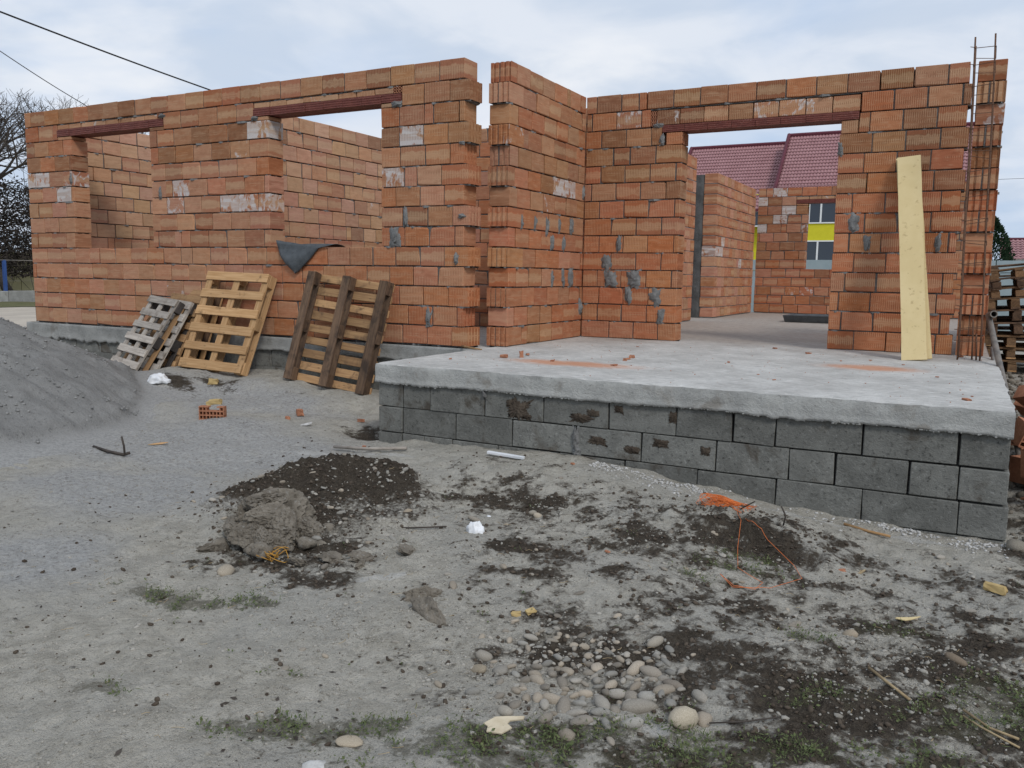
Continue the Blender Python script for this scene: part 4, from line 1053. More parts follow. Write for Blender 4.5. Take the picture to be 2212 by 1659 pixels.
# ------------------------------------------------------------------ clay lump, stones, rubbish on the ground
def lumps():
    t = thing('clay_lump', 'big dried grey clay lump broken into chunks, in front of the dark mound', 'clay lump', (1.08, -3.78, lg(1.08, -3.78)))
    def chunk(c, r, seed, sc=(1, 1, 1), sub=5, amp=.22, plane=True):
        bm = bmesh.new(); bmesh.ops.create_icosphere(bm, subdivisions=sub, radius=1)
        o = Vector((seed*5.1, seed*3.3, seed*1.7)); rr = random.Random(seed)
        cuts = [(Vector((rr.uniform(-1, 1), rr.uniform(-1, 1), rr.uniform(-.3, 1))).normalized(), rr.uniform(.62, .85)) for _ in range(7)]
        for v in bm.verts:
            p = v.co.copy()
            p *= 1+mnoise.noise(p*1.4+o)*amp+mnoise.noise(p*3.7+o)*amp*.5
            for n, d in cuts:
                e = p.dot(n)-d
                if e > 0: p -= n*e*.88
            p *= 1+mnoise.noise(p*6+o)*.09+mnoise.noise(p*14+o)*.05+mnoise.noise(p*31+o)*.025-max(0, .12-abs(mnoise.noise(p*3.2+o*1.3)))*1.1
            v.co = Vector((p.x*sc[0], p.y*sc[1], p.z*sc[2]))*r
        c = (c[0]*.98, c[1]*.98, c[2]*.96); r = r*.9; link('chunk', bm_mesh(bm, 'chunk', M['clod'], sub < 5), t, c, (rr.uniform(-.2, .2), rr.uniform(-.2, .2), rr.uniform(0, 6)))
    chunk((.02, .06, .09), .185, 3, (1.15, .8, .95)); chunk((.07, -.10, .15), .105, 21, (1.3, .8, .75)); chunk((-.13, -.03, .13), .10, 22, (1.1, .8, .9)); chunk((.0, .05, .23), .10, 23, (1.5, .9, .5)); chunk((.12, -.19, .055), .10, 24, (1.3, .7, .7))
    chunk((-.10, .10, .15), .13, 7, (1.1, .9, .8)); chunk((.13, -.07, .09), .125, 4, (1.1, .9, .85)); chunk((-.17, -.10, .05), .11, 5, (1.2, .8, .7))
    chunk((.02, -.17, .07), .115, 6, (1.15, .85, .8)); chunk((.22, .03, .06), .10, 8, (1, .9, .8)); chunk((.18, -.17, .025), .075, 9); chunk((-.05, -.06, .21), .09, 10, (1.2, 1, .7)); chunk((-.20, .04, .06), .10, 11)
    rq = random.Random(77)
    for i in range(34):
        a = rq.uniform(0, 6.28); q = rq.uniform(.16, .36); chunk((math.cos(a)*q, math.sin(a)*q*.8-.05, rq.uniform(-.01, .05)+max(0, .22-q)*.5), rq.uniform(.022, .06), 40+i, (1.2, .9, .75), 3)
    for i, (x, y, r) in enumerate(((1.62, -3.93, .06), (1.75, -3.86, .05), (1.9, -3.66, .05), (1.5, -4.05, .045), (.92, -4.1, .05), (1.82, -3.95, .035), (2.42, -4.24, .07), (2.3, -4.1, .05))):
        bm = pebble_bm(300+i, 4, .7, .5)
        o_ = Vector((i*3.1, i*1.7, 5))
        for v in bm.verts:
            q = v.co.copy(); q *= 1+.35*mnoise.noise(q*1.7+o_)+.22*mnoise.noise(q*4+o_)+.12*mnoise.noise(q*9+o_)-.5*max(0, .1-abs(mnoise.noise(q*2.4+o_)))
            v.co = Vector((q.x*1.25, q.y, q.z*.62))*r
        o = link('clod', bm_mesh(bm, 'clod', M['clod'], False), None, (x, y, lg(x, y)+r*.2), (.2*i, .1, i))
        tag(o, ('grey clay clod just right of the clay lump', 'grey clay clod second to the right of the clay lump', 'grey clay clod farthest right in the row beside the clay lump', 'grey clay clod in front of the right end of the clay lump', 'grey clay clod at the left foot of the clay lump', 'smallest grey clay clod in the row right of the clay lump',
            'larger of two dried clods in the pale ground left of the pebble patch', 'smaller of two dried clods in the pale ground left of the pebble patch')[i], 'clod', 'crumbled clay clods')
lumps()

PEB = [bm_mesh(pebble_bm(k, 2, .66, .26), 'pebble', M['stone'], True) for k in range(10)]
def put_stone(x, y, r, label, group, cat='pebble', tone=None, rr=R, dz=0.0, name='pebble', sc=None, rot=None, hf=None):
    z = lg(x, y)+(hf if hf else 0)
    o = link(name, PEB[rr.randrange(10)], None, (x, y, z+r*.14+dz), rot or (rr.uniform(-.35, .35), rr.uniform(-.35, .35), rr.uniform(0, 6.28)))
    s = sc or (1, 1, 1); o.scale = (r*s[0], r*s[1], r*s[2])
    f = rr.uniform(.7, 1.2); tn = tone or rr.choice(((1, 1, 1), (1.05, .98, .9), (.92, .95, .98), (.8, .77, .74)))
    o.color = (tn[0]*f, tn[1]*f, tn[2]*f, 1)
    if '%' in label:
        b = f*sum(tn)/3; u = x*.88+y*.47; w = -x*.47+y*.88
        tone_w = 'pale' if b > 1.03 else ('dark' if b < .82 else 'mid-grey')
        size_w = 'tiny' if r < .010 else ('small' if r < .018 else ('medium-sized' if r < .028 else 'large'))
        label = label.replace('%s', size_w+' '+tone_w).replace('%p', ('left' if u < .64 else ('right' if u > .84 else 'middle'))+' '+('front' if w < -5.27 else 'rear'))
        label = label.replace('%m', 'left half' if u < -.55 else 'right half').replace('%q', 'before the porch slab' if y > -2.95 else ('among the right-hand weeds' if u > 1.7 else 'behind the pebble patch'))
    return tag(o, label, cat, group)
def stones():
    rr = random.Random(21)
    S = lambda *a, **k: put_stone(*a, rr=rr, **k)
    S(3.66, -4.53, .049, 'large pale tan boulder-like cobble at the right end of the pebble patch', None, cat='cobble', tone=(1.5, 1.42, 1.25), sc=(1, .85, 1.25), rot=(.3, .1, .9), dz=.012)
    S(3.49, -4.49, .045, 'long grey cobble just left of the large pale tan one', None, cat='cobble', tone=(.85, .84, .82), sc=(1.25, .8, .9), rot=(0, 0, .6))
    S(3.55, -4.30, .036, 'dark smooth oval cobble above the large pale tan one', None, cat='cobble', tone=(.6, .56, .53), sc=(1.25, .85, .9), rot=(0, 0, -.4))
    S(2.80, -4.40, .036, 'round light grey cobble at the upper left of the pebble patch', None, cat='cobble', tone=(1.1, 1.08, 1.05))
    S(2.83, -4.50, .038, 'light brownish cobble at the left end of the pebble patch', None, cat='cobble', tone=(1.15, 1.05, .9), sc=(1.2, .9, .85))
    S(3.08, -4.74, .034, 'grey oval cobble beside the torn cardboard', None, cat='cobble', tone=(.9, .89, .86), sc=(1.1, .9, .9))
    S(2.738, -5.168, .036, 'flat pale stone lying alone near the bottom edge', None, cat='stone', tone=(1.25, 1.15, 1.0), sc=(1.1, .95, .5), rot=(0, 0, .3))
    S(3.38, -4.0, .034, 'angular grey stone above the pebble patch', None, cat='stone', tone=(1.0, .97, .92), sc=(1.2, .85, 1))
    S(4.47, -3.57, .034, 'brown oval stone at the right, beside whitish spots', None, cat='stone', tone=(.85, .72, .6), sc=(1.35, .8, .8), rot=(0, .1, -.6))
    S(4.07, -3.46, .032, 'lumpy pale stone in the weeds right of the pebble patch', None, cat='stone', tone=(1.05, .95, .82))
    S(4.76, -1.84, .062, 'grey boulder against the bottom right corner of the slab', None, cat='boulder', tone=(.72, .7, .66))
    S(1.53, -3.12, .036, 'round brownish cobble in front of the dark mound', None, cat='cobble', tone=(.9, .82, .72), sc=(1, .9, 1.2))
    S(1.90, -2.96, .034, 'flat grey cobble right of the dark mound, near the paper scrap', None, cat='cobble', tone=(.85, .83, .8), sc=(1.35, .9, .8))
    S(1.45, -3.4, .04, 'big brown cobble at the right foot of the mound', None, cat='cobble', tone=(.85, .78, .7), sc=(1, .95, 1.25))
    S(1.20, -4.25, .05, 'pale rounded stone below the clay lump, beside dark soil', None, cat='stone', tone=(1.15, 1.08, .98), sc=(1.15, .9, .85))
    S(.75, -3.78, .042, 'pale rounded stone on the left side of the clay lump', None, cat='stone', tone=(1.2, 1.18, 1.12), sc=(1.3, .9, .8))
    S(2.22, -2.75, .03, 'cream egg-shaped pebble lying in the soil strip before the slab', None, cat='pebble', tone=(1.3, 1.22, 1.1))
    S(2.17, -2.72, .028, 'grey-white pebble touching the cream egg-shaped one', None, cat='pebble', tone=(1.1, 1.08, 1.02))
    n = 0
    # the pebble patch
    L1 = '%s rounded pebble in the %p part of the foreground pebble patch'
    pts = []
    def free(x, y, r): return all((x-a)**2+(y-b)**2 > (.74*(r+c))**2 for a, b, c in pts)
    tries = 0
    while n < 205 and tries < 40000:
        tries += 1
        a, b = rr.gauss(0, 1), rr.gauss(0, 1)
        x = 3.19+.88*a*.195-.47*b*.175; y = -4.32+.47*a*.195+.88*b*.175
        r = (.026 if b < .1 else .015)*rr.uniform(.5, 1.45)
        if not free(x, y, r): continue
        pts.append((x, y, r)); S(x, y, r, L1, 'pebbles of the foreground patch', sc=(rr.uniform(1, 1.3), rr.uniform(.75, .95), rr.uniform(.75, 1.05))); n += 1
    L2 = '%s stone stuck in the soil mound, %m'
    n = 0; tries = 0
    while n < 110 and tries < 6000:
        tries += 1
        x = rr.uniform(.2, 1.9); y = rr.uniform(-4.1, -2.55); h = float(mound_h(np.array([x]), np.array([y]))[0])
        if h < .005 and rr.random() > .12: continue
        if (x-1.08)**2+(y+3.78)**2 < .09: continue
        r = .013*rr.uniform(.6, 2.0)
        if not free(x, y, r*1.3): continue
        pts.append((x, y, r)); S(x, y, r, L2, 'stones in the soil mound', hf=max(h, 0), cat='stone', name='stone', sc=(rr.uniform(1, 1.4), rr.uniform(.7, .95), rr.uniform(.6, 1))); n += 1
    L3 = '%s loose pebble on the bare ground %q'
    n = 0
    while n < 80:
        x = rr.uniform(2.0, 4.85); y = rr.uniform(-4.9, -2.1)
        if y < -3.2-(4.7-x)*.75: continue
        r = .013*rr.uniform(.75, 1.5)*(1.7 if rr.random() < .25 else 1)
        if not free(x, y, r*1.5): continue
        pts.append((x, y, r)); S(x, y, r, L3, 'loose pebbles on the right-hand ground', cat='pebble', sc=(rr.uniform(1, 1.35), rr.uniform(.75, .95), rr.uniform(.55, .9))); n += 1
stones()

def scatter():
    rg = np.random.default_rng(5)
    # fine gravel and grit over the whole yard, denser where stony
    N = 95000
    d = 1.75+rg.random(N)**1.5*7.0; an = rg.uniform(-.62, .62, N)+.4904
    x = 4.399-np.sin(an)*d; y = -7.19+np.cos(an)*d
    stony = blobs(x, y, [(3.1, -4.3, .7, .4, .5), (1.4, -3.6, .9, .8, .2), (2.2, -4.4, .5, .25, .6), (2.0, -2.6, .9, .25, .1), (3.6, -2.9, 1, .4, 0), (4.2, -3.6, .7, .6, .3)])
    s = zones(x, y)[0]
    lump = .5+1.6*fbm(x, y, 2.2, 3)
    keep = (rg.random(N) < np.clip(.30*lump, .03, 1)+.45*stony-.28*np.clip(s*1.5, 0, 1)) & (y < -1.85) & (d > 1.6)
    x, y = x[keep], y[keep]; h = np.maximum(np.maximum(mound_h(x, y), bank_h(x, y)), 0)
    z = local_ground(x, y)+h
    sz = .0016+.0065*rg.random(len(x))**3.2+.003*stony[keep]*rg.random(len(x))
    add_stones('gravel', None, np.stack([x, y, z+sz*.2], 1), 0, 0, M['gravel'], 'fine gravel strewn over the yard', sz)
    # half-buried pebbles showing through the trodden ground
    N = 9000; x = rg.uniform(.4, 5.0, N); y = rg.uniform(-5.6, -1.95, N)
    pb = blobs(x, y, [(1.95, -4.35, .55, .25, .6), (1.5, -4.05, .5, .25, .3), (2.5, -2.6, .6, .3, .1), (3.6, -3.2, .9, .5, .4), (4.3, -3.8, .6, .6, .3), (3.1, -4.2, .5, .4, .5), (1.0, -3.0, .8, .5, .2)])
    keep = rg.random(N) < .07+.42*pb; x, y = x[keep], y[keep]; h = np.maximum(np.maximum(mound_h(x, y), bank_h(x, y)), 0)
    sz = .005+.013*rg.random(len(x))**2
    add_stones('half_buried_pebbles', None, np.stack([x, y, local_ground(x, y)+h-sz*.1], 1), 0, 0, M['gravel'], 'half-buried pale pebbles showing through the trodden ground', sz)
    # soil crumbs
    N = 52000
    x = rg.uniform(-.3, 5.0, N); y = rg.uniform(-5.6, -1.9, N); s = zones(x, y)[0]
    h = np.maximum(mound_h(x, y), bank_h(x, y))
    keep = rg.random(N) < np.maximum(np.clip(s-.15, 0, 1)*.5, np.clip(h*9, 0, .5))+.02; x, y, h = x[keep], y[keep], np.maximum(h[keep], 0)
    sz = .0028+.012*rg.random(len(x))**2.6
    add_stones('soil_crumbs', None, np.stack([x, y, local_ground(x, y)+h+sz*.25], 1), 0, 0, M['crumb'], 'dark crumbs of turned-over soil', sz)
    # pale cement and lime grains along the foot of the slab
    N = 1900; x = rg.uniform(2.2, 4.72, N); y = -1.76-np.abs(rg.normal(0, 1, N))*(.05+.10*rg.random(N))-np.where(x < 3, .04, 0)
    keep = rg.random(N) < np.clip(.45+2.2*fbm(x, y, 2.1, 3), .06, 1); x, y = x[keep], y[keep]
    sz = .003+.011*rg.random(len(x))**2.5
    add_stones('lime_grit', None, np.stack([x, y, local_ground(x, y)+sz*.3], 1), 0, 0, M['lime'], 'white lime and cement grit along the foot of the slab', sz)
    # gravel lying in streaks on the sand heap
    o, sx, sy, sz_, sh = SAND; an = np.arctan2(sy+3.75, sx+4.65)
    pr = np.clip(fbm(an*6, np.hypot(sx+4.65, sy+3.75)*.7, 3.0, 3)*3.2+.1, .02, 1)*(sh > .05)*(sx > -6.5)
    idx = np.nonzero(rg.random(len(sx)) < pr*.5)[0]; rg.shuffle(idx); idx = idx[:15000]; q = .005+.015*rg.random(len(idx))**2
    add_stones('heap_gravel', o, np.stack([sx[idx]+rg.uniform(-.015, .015, len(idx)), sy[idx]+rg.uniform(-.015, .015, len(idx)), sz_[idx]+q*.3], 1), 0, 0, M['heapstone'], None, q)
    # grey rubble to the right of the slab
    N = 1500; x = rg.uniform(4.74, 6.2, N); y = rg.uniform(-2.3, 4.6, N); sz = .01+.045*rg.random(N)**2.4
    add_stones('rubble', None, np.stack([x, y, local_ground(x, y)+sz*.2], 1), 0, 0, M['clod'], 'grey stony rubble on the ground beside the slab', sz)
    # grit and brick dust crumbs on the slab
    N = 500; x = rg.uniform(.4, 4.6, N); y = rg.uniform(-1.6, 2.1, N); sz = .0015+.005*rg.random(N)**3
    add_stones('brick_grit', None, np.stack([x, y, .006+sz*.2], 1), 0, 0, M['chip'], 'tiny crumbs of brick on the slab', sz)
    # weeds: many small leaves
    N = 300000; x = rg.uniform(.9, 5.0, N); y = rg.uniform(-5.7, -2.4, N); mo = zones(x, y)[3]
    cl = np.clip(fbm(x, y, 14, 3)*3.2+.45, 0, 1); keep = rg.random(N) < mo*cl*.9; x, y = x[keep], y[keep]; n = len(x)
    z = local_ground(x, y)+rg.random(n)**2*.026; L = .005+.013*rg.random(n)**1.3; W = L*rg.uniform(.3, .7, n)
    az = rg.uniform(0, 6.28, n); el = rg.uniform(-.2, 1.0, n); bl = rg.random(n) < .3; L = np.where(bl, L*2.0, L); W = np.where(bl, L*.10, W)
    dx, dy, dz = np.cos(az)*np.cos(el), np.sin(az)*np.cos(el), np.sin(el); sx, sy = -np.sin(az), np.cos(az)
    P = np.stack([x, y, z], 1); D = np.stack([dx, dy, dz], 1)*L[:, None]; S = np.stack([sx, sy, rg.normal(0, .3, n)], 1)*W[:, None]
    V = np.stack([P, P+D*.5+S*.5, P+D, P+D*.5-S*.5], 1).reshape(-1, 3); F = np.arange(4*n).reshape(-1, 4)
    tag(link('weeds', np_mesh('weeds', V, F, M['leaf'])), 'low green and brownish weeds on the bare ground', kind='stuff')
    # dark flakes of old leaves trodden into the pale ground
    N = 900; d = 1.7+rg.random(N)**1.3*4.2; an = rg.uniform(-.1, .62, N)+.4904
    x = 4.399-np.sin(an)*d; y = -7.19+np.cos(an)*d; cl = fbm(x, y, 3.2, 3); keep = (rg.random(N) < np.clip(.35+2.2*cl, .05, 1)) & (y < -3.3); x, y = x[keep], y[keep]; n = len(x)
    P = np.stack([x, y, local_ground(x, y)+.004], 1); a = rg.uniform(0, 6.28, n); L = (.004+.016*rg.random(n)**2)[:, None]
    D = np.stack([np.cos(a), np.sin(a), rg.normal(0, .25, n)], 1)*L; S = np.stack([-np.sin(a), np.cos(a), rg.normal(0, .3, n)], 1)*L*.45
    V = np.stack([P-D, P+S, P+D*1.1, P-S*.8], 1).reshape(-1, 3)
    tag(link('leaf_litter', np_mesh('leaf_litter', V, np.arange(4*n).reshape(-1, 4), M['bark'])), label='dark flakes of old leaves trodden into the pale ground', kind='stuff')
    # bits of straw and root
    mb = MB(); rr = random.Random(8)
    for k in range(170):
        a = rr.uniform(-.6, .6)+.49; d = rr.uniform(2.0, 6.0); px = 4.4-math.sin(a)*d; py = -7.19+math.cos(a)*d
        if py > -1.95: continue
        ll = rr.uniform(.012, .05); t = rr.uniform(0, 3.14); z = lg(px, py)+.006+max(0, float(mound_h(np.array([px]), np.array([py]))[0]))
        mb.tube([(px, py, z), (px+math.cos(t)*ll*.5, py+math.sin(t)*ll*.5, z+rr.uniform(0, .008)), (px+math.cos(t+.3)*ll, py+math.sin(t+.3)*ll, z+rr.uniform(-.002, .005))], .0011, 3, False)
    tag(mb.build('straw_bits', M['straw']), 'short bits of dry straw and root', kind='stuff')
scatter()

def twine(name, label, c, rad, n, seed, mat, loops=6, tail=None, r=.0017, up=.03):
    rr = random.Random(seed); P = []
    ph = [rr.uniform(0, 6.28) for _ in range(6)]
    for i in range(n):
        s = i/n*loops*2*math.pi
        q = rad*(.62+.38*math.sin(s*.37+ph[0]))
        x = c[0]+math.cos(s+.6*math.sin(s*.53+ph[1]))*q*1.35+rad*.35*math.sin(s*.21+ph[2]); y = c[1]+math.sin(s*1.07+ph[3])*q*.8+rad*.3*math.sin(s*.33+ph[4])
        P.append((x, y, lg(x, y)+.008+up*abs(math.sin(s*.7+ph[5]))))
    if tail:
        a = Vector(P[-1])
        for (x, y) in tail: P.append((x, y, lg(x, y)+.012+max(0, float(bank_h(np.array([x]), np.array([y]))[0]))))
    Q = []
    for i in range(len(P)-1):
        if (Vector(P[i])-Vector(P[i+1])).length > .05:
            k = int((Vector(P[i])-Vector(P[i+1])).length/.03)+1
            for j in range(k): 
                p = Vector(P[i]).lerp(Vector(P[i+1]), j/k); Q.append((p.x, p.y, max(p.z, lg(p.x, p.y)+.008+max(0, float(bank_h(np.array([p.x]), np.array([p.y]))[0])))))
        else: Q.append(P[i])
    Q.append(P[-1])
    mb = MB(); mb.tube(Q, r, 4); return tag(mb.build(name, mat, None, True), label, 'twine')
twine('orange_twine', 'tangle of bright orange twine with a long loop trailing over the earth bank', (3.22, -2.20), .105, 620, 4, M['twine_orange'], 44, [(3.33, -2.4), (3.38, -2.52), (3.42, -2.75), (3.47, -2.95), (3.55, -3.02), (3.62, -3.06), (3.60, -3.15), (3.50, -3.16), (3.42, -3.12), (3.5, -3.18), (3.66, -3.1), (3.78, -2.9), (3.72, -2.78), (3.55, -2.62), (3.40, -2.5)], .0014, .06)
twine('plastic_strap', 'small tangle of amber-yellow cord at the foot of the clay lump', (1.34, -4.06), .06, 90, 6, M['twine_yellow'], 6, None, .0022, .05)

def chips():
    rr = random.Random(31)
    def shard(x, y, z, sx, sy, sz, label, mat, cat, group=None, name='brick_chip', rz=None, seed=0):
        bm = bmesh.new(); bmesh.ops.create_cube(bm, size=1)
        bmesh.ops.subdivide_edges(bm, edges=bm.edges, cuts=1, use_grid_fill=True)
        r2 = random.Random(seed+int(abs(x)*1000))
        for v in bm.verts: v.co = Vector((v.co.x*sx*r2.uniform(.75, 1.15), v.co.y*sy*r2.uniform(.7, 1.15), v.co.z*sz*r2.uniform(.75, 1.1)))
        o = link(name, bm_mesh(bm, name, mat), None, (x, y, z+sz*.45), (r2.uniform(-.15, .15), r2.uniform(-.15, .15), r2.uniform(0, 3.1) if rz is None else rz))
        return tag(o, label, cat, group)
    # on the slab
    shard(.97, -.60, .005, .05, .035, .062, 'upright wedge of broken brick beside the orange dust on the slab', M['chip'], 'brick piece')
    shard(.86, -.72, .005, .075, .04, .03, 'low broken brick piece touching the upright wedge on the slab', M['chip'], 'brick piece')
    shard(.92, -.38, .005, .11, .035, .018, 'thin curved brick shard nearer the recess side wall', M['chip'], 'brick piece')
    shard(1.81, -.07, .005, .045, .035, .03, 'small brick lump lying alone in the middle of the porch slab', M['chip'], 'brick piece')
    for i in range(18):
        x, y = rr.uniform(.5, 4.5), rr.uniform(-1.5, 2.0)
        s = rr.uniform(.012, .04)
        shard(x, y, .005, s*1.5, s, s*.4, 'small orange brick chip lying on the pale porch slab', M['chip'], 'brick chip', 'brick chips on the slab')
    mb = MB(); mb.tube([(.02, -.06, .02), (.12, -.16, .025), (.26, -.24, .022), (.37, -.27, .02)], [.011, .012, .011, .006], 6)
    tag(mb.build('stick', M['wood_mid'], None, True), 'broken brown stick lying at the foot of the front wall, at the slab corner', 'stick')
    # on the ground
    shard(3.91, -2.70, lg(3.91, -2.70), .095, .05, .022, 'flat salmon-coloured brick shard lying right of the earth bank', M['chip'], 'brick piece', rz=.3)
    shard(-.988, -1.29, lg(-.988, -1.29), .14, .06, .06, 'ribbed broken brick piece in front of the dark pallet', M['chip'], 'brick piece')
    for (x, y, w) in ((-.9, -1.55, .07), (-.35, -1.2, .08), (1.53, -1.97, .03), (2.1, -1.98, .035), (2.85, -3.2, .03), (.3, -1.98, .03)):
        shard(x, y, lg(x, y), w, w*.5, w*.35, 'small orange brick shard lying on the grey yard near the slab', M['chip'], 'brick shard', 'brick shards in the yard')
    shard(-2.576, -.87, lg(-2.576, -.87), .10, .075, .06, 'pale yellow foam block on the soil below the clean pine pallet', M['foam'], 'foam block', None, 'foam_block')
    shard(-1.863, -1.51, lg(-1.863, -1.51), .13, .08, .05, 'dirty yellow foam block by the hollow brick fragment', M['foam'], 'foam block', None, 'foam_block', .5)
    for i, (x, y) in enumerate(((2.745, -4.02), (2.80, -3.985))):
        shard(x, y, lg(x, y), .045, .028, .016, ('ochre chip of wood lying in the middle of the yard, left one of the pair', 'ochre chip of wood lying in the middle of the yard, right one of the pair')[i], M['foam'], 'wood chip', None, 'wood_chip', .4+i*.6)
    shard(4.63, -2.63, lg(4.63, -2.63), .10, .045, .04, 'rotten brown wood piece half sunk in the ground below the slab corner', M['foam'], 'wood piece', None, 'rotten_wood', -.4)
    # cut hollow brick lying in the yard
    t = thing('hollow_brick_fragment', 'broken slice of hollow brick with rows of cells, standing before the sand pile', 'brick piece', (-1.58, -1.95, lg(-1.58, -1.95)), .38)
    mb = MB(); W, H = .235, .115
    for i in range(4):
        zz = H*i/3
        x1 = W if i < 3 else W*.38
        mb.box((0, 0, zz), (x1, .06, zz+.010))
        if i == 3: mb.box((W*.72, 0, zz), (W, .06, zz+.010))
    for j in range(8):
        x = (W-.008)*j/7; h = H-.002 if (x < W*.38 or x > W*.7) else H*.66
        mb.box((x, .001, .001), (x+.008, .059, h))
    mb.build('cells', M['chip'], t)
    mb = MB(); mb.box((0, .050, .002), (W, .058, H*.68)); mb.build('web', M['chip'], t)
    # white batten along the slab foot
    o = link('white_batten', bm_mesh(chamfer(.30, .028, .02, .002, .001), 'white_batten', M['plastic']), None, (1.585, -2.0, lg(1.585, -2.0)+.022), (.05, .03, -.02))
    tag(o, 'short white batten lying on the ground at the foot of the porch slab', 'batten')
    # torn cardboard or veneer
    def flake(name, pts, x, y, rz, label, cat, mat, th=.004, lift=.01):
        bm = bmesh.new(); vs = [bm.verts.new((a, b, lift+.008*mnoise.noise(Vector((a*30, b*30, 1))))) for a, b in pts]
        f = bm.faces.new(vs); r = bmesh.ops.extrude_face_region(bm, geom=[f])
        for v in [q for q in r['geom'] if isinstance(q, bmesh.types.BMVert)]: v.co.z += th
        bmesh.ops.recalc_face_normals(bm, faces=bm.faces)
        tag(link(name, bm_mesh(bm, name, mat), None, (x, y, lg(x, y)), (.15, -.1, rz)), label, cat)
    flake('torn_cardboard', [(-.05, -.03), (.0, -.045), (.035, -.02), (.02, .005), (.03, .02), (.075, .02), (.08, .035), (.02, .04), (-.02, .04), (-.06, .01), (-.045, -.005)], 3.13, -4.85, .5, 'torn cream cardboard piece among the weeds below the pebble patch', 'cardboard', M['card'], .005, .02)
    flake('wood_splinter', [(-.04, -.008), (.0, -.018), (.03, -.008), (.07, .02), (.02, .012), (-.03, .012)], 4.266, -3.14, .2, 'orange-tan splinter of wood right of the weeds', 'wood chip', M['board'])
    flake('split_wood', [(-.07, -.01), (-.02, -.03), (.05, -.022), (.09, .01), (.03, .02), (-.03, .012)], -1.17, -2.73, .4, 'splintered pale wood scrap on the grey yard, below the hollow brick fragment', 'wood scrap', M['wood_new'])
    flake('plaster_scrap', [(-.05, -.02), (.0, -.035), (.05, -.01), (.06, .03), (.0, .015), (-.04, .02)], -.62, -1.62, .9, 'white scrap lying on the grey yard left of the porch slab', 'scrap', M['lime'], .004, .02)
    flake('dry_leaf', [(-.03, 0), (0, -.02), (.035, -.004), (.05, .012), (.01, .014)], 4.02, -2.66, .7, 'pale dry leaf right of the salmon brick shard', 'leaf', M['straw'], .001, .012)
    # dry stalks and twigs
    def stalk(pts, r, label, group=None, mat=None, cat='stalk', name='dry_stalk'):
        P = [(x, y, lg(x, y)+dz) for x, y, dz in pts]; mb = MB(); mb.tube(P, r, 5)
        tag(mb.build(name, mat or M['straw'], None, True), label, cat, group)
    stalk([(4.18, -3.85, .02), (4.25, -3.93, .012), (4.33, -4.0, .01)], .006, 'bent pale reed stalk lying on the right-hand soil')
    stalk([(4.50, -4.0, .02), (4.58, -4.07, .012), (4.66, -4.12, .01)], .005, 'pale straw stalk at the right edge, the upper of two')
    stalk([(4.50, -4.02, .01), (4.55, -4.10, .02), (4.66, -4.17, .01)], .004, 'pale straw stalk at the right edge, the lower of two')
    stalk([(3.74, -4.50, .02), (3.84, -4.45, .016), (3.95, -4.36, .012)], .003, 'thin brown twig leaning on the large pale tan cobble', mat=M['twig'], cat='twig', name='twig')
    stalk([(-1.5, -3.05, .01), (-1.25, -3.1, .02), (-1.08, -3.10, .015), (-1.05, -3.07, .03)], .012, 'crooked dead branch lying in the grey yard left of the mound', mat=M['twig'], cat='branch', name='dead_branch')
    stalk([(-1.07, -3.10, .02), (-1.09, -3.09, .08), (-1.10, -3.10, .15)], .008, 'short stub of branch sticking up from the grey yard', mat=M['twig'], cat='branch', name='dead_branch')
    stalk([(1.62, -3.33, .01), (1.72, -3.26, .016), (1.84, -3.18, .012)], .005, 'curved brown twig on the pale ground left of the plastic bag', mat=M['twig'], cat='twig', name='twig')
    stalk([(.18, -2.2, .03), (.5, -2.18, .03), (.78, -2.08, .03)], .013, 'long pale stick lying behind the crest of the dark mound', mat=M['wood_grey'], cat='stick', name='stick')
    stalk([(3.60, -2.46, .09), (3.61, -2.46, .15), (3.58, -2.44, .185)], .005, 'dark bent root sticking out of the earth bank', mat=M['bark'], cat='root', name='root')
    stalk([(3.35, -2.42, .11), (3.40, -2.42, .15), (3.43, -2.41, .17)], .004, 'thin dark root sticking out of the earth bank near the orange twine', mat=M['bark'], cat='root', name='root')
    stalk([(3.86, -1.93, .012), (4.0, -1.97, .012), (4.12, -2.0, .012)], .008, 'splinter of pale wood lying along the white grit at the slab foot', mat=M['wood_new'], cat='splinter', name='splinter')
chips()

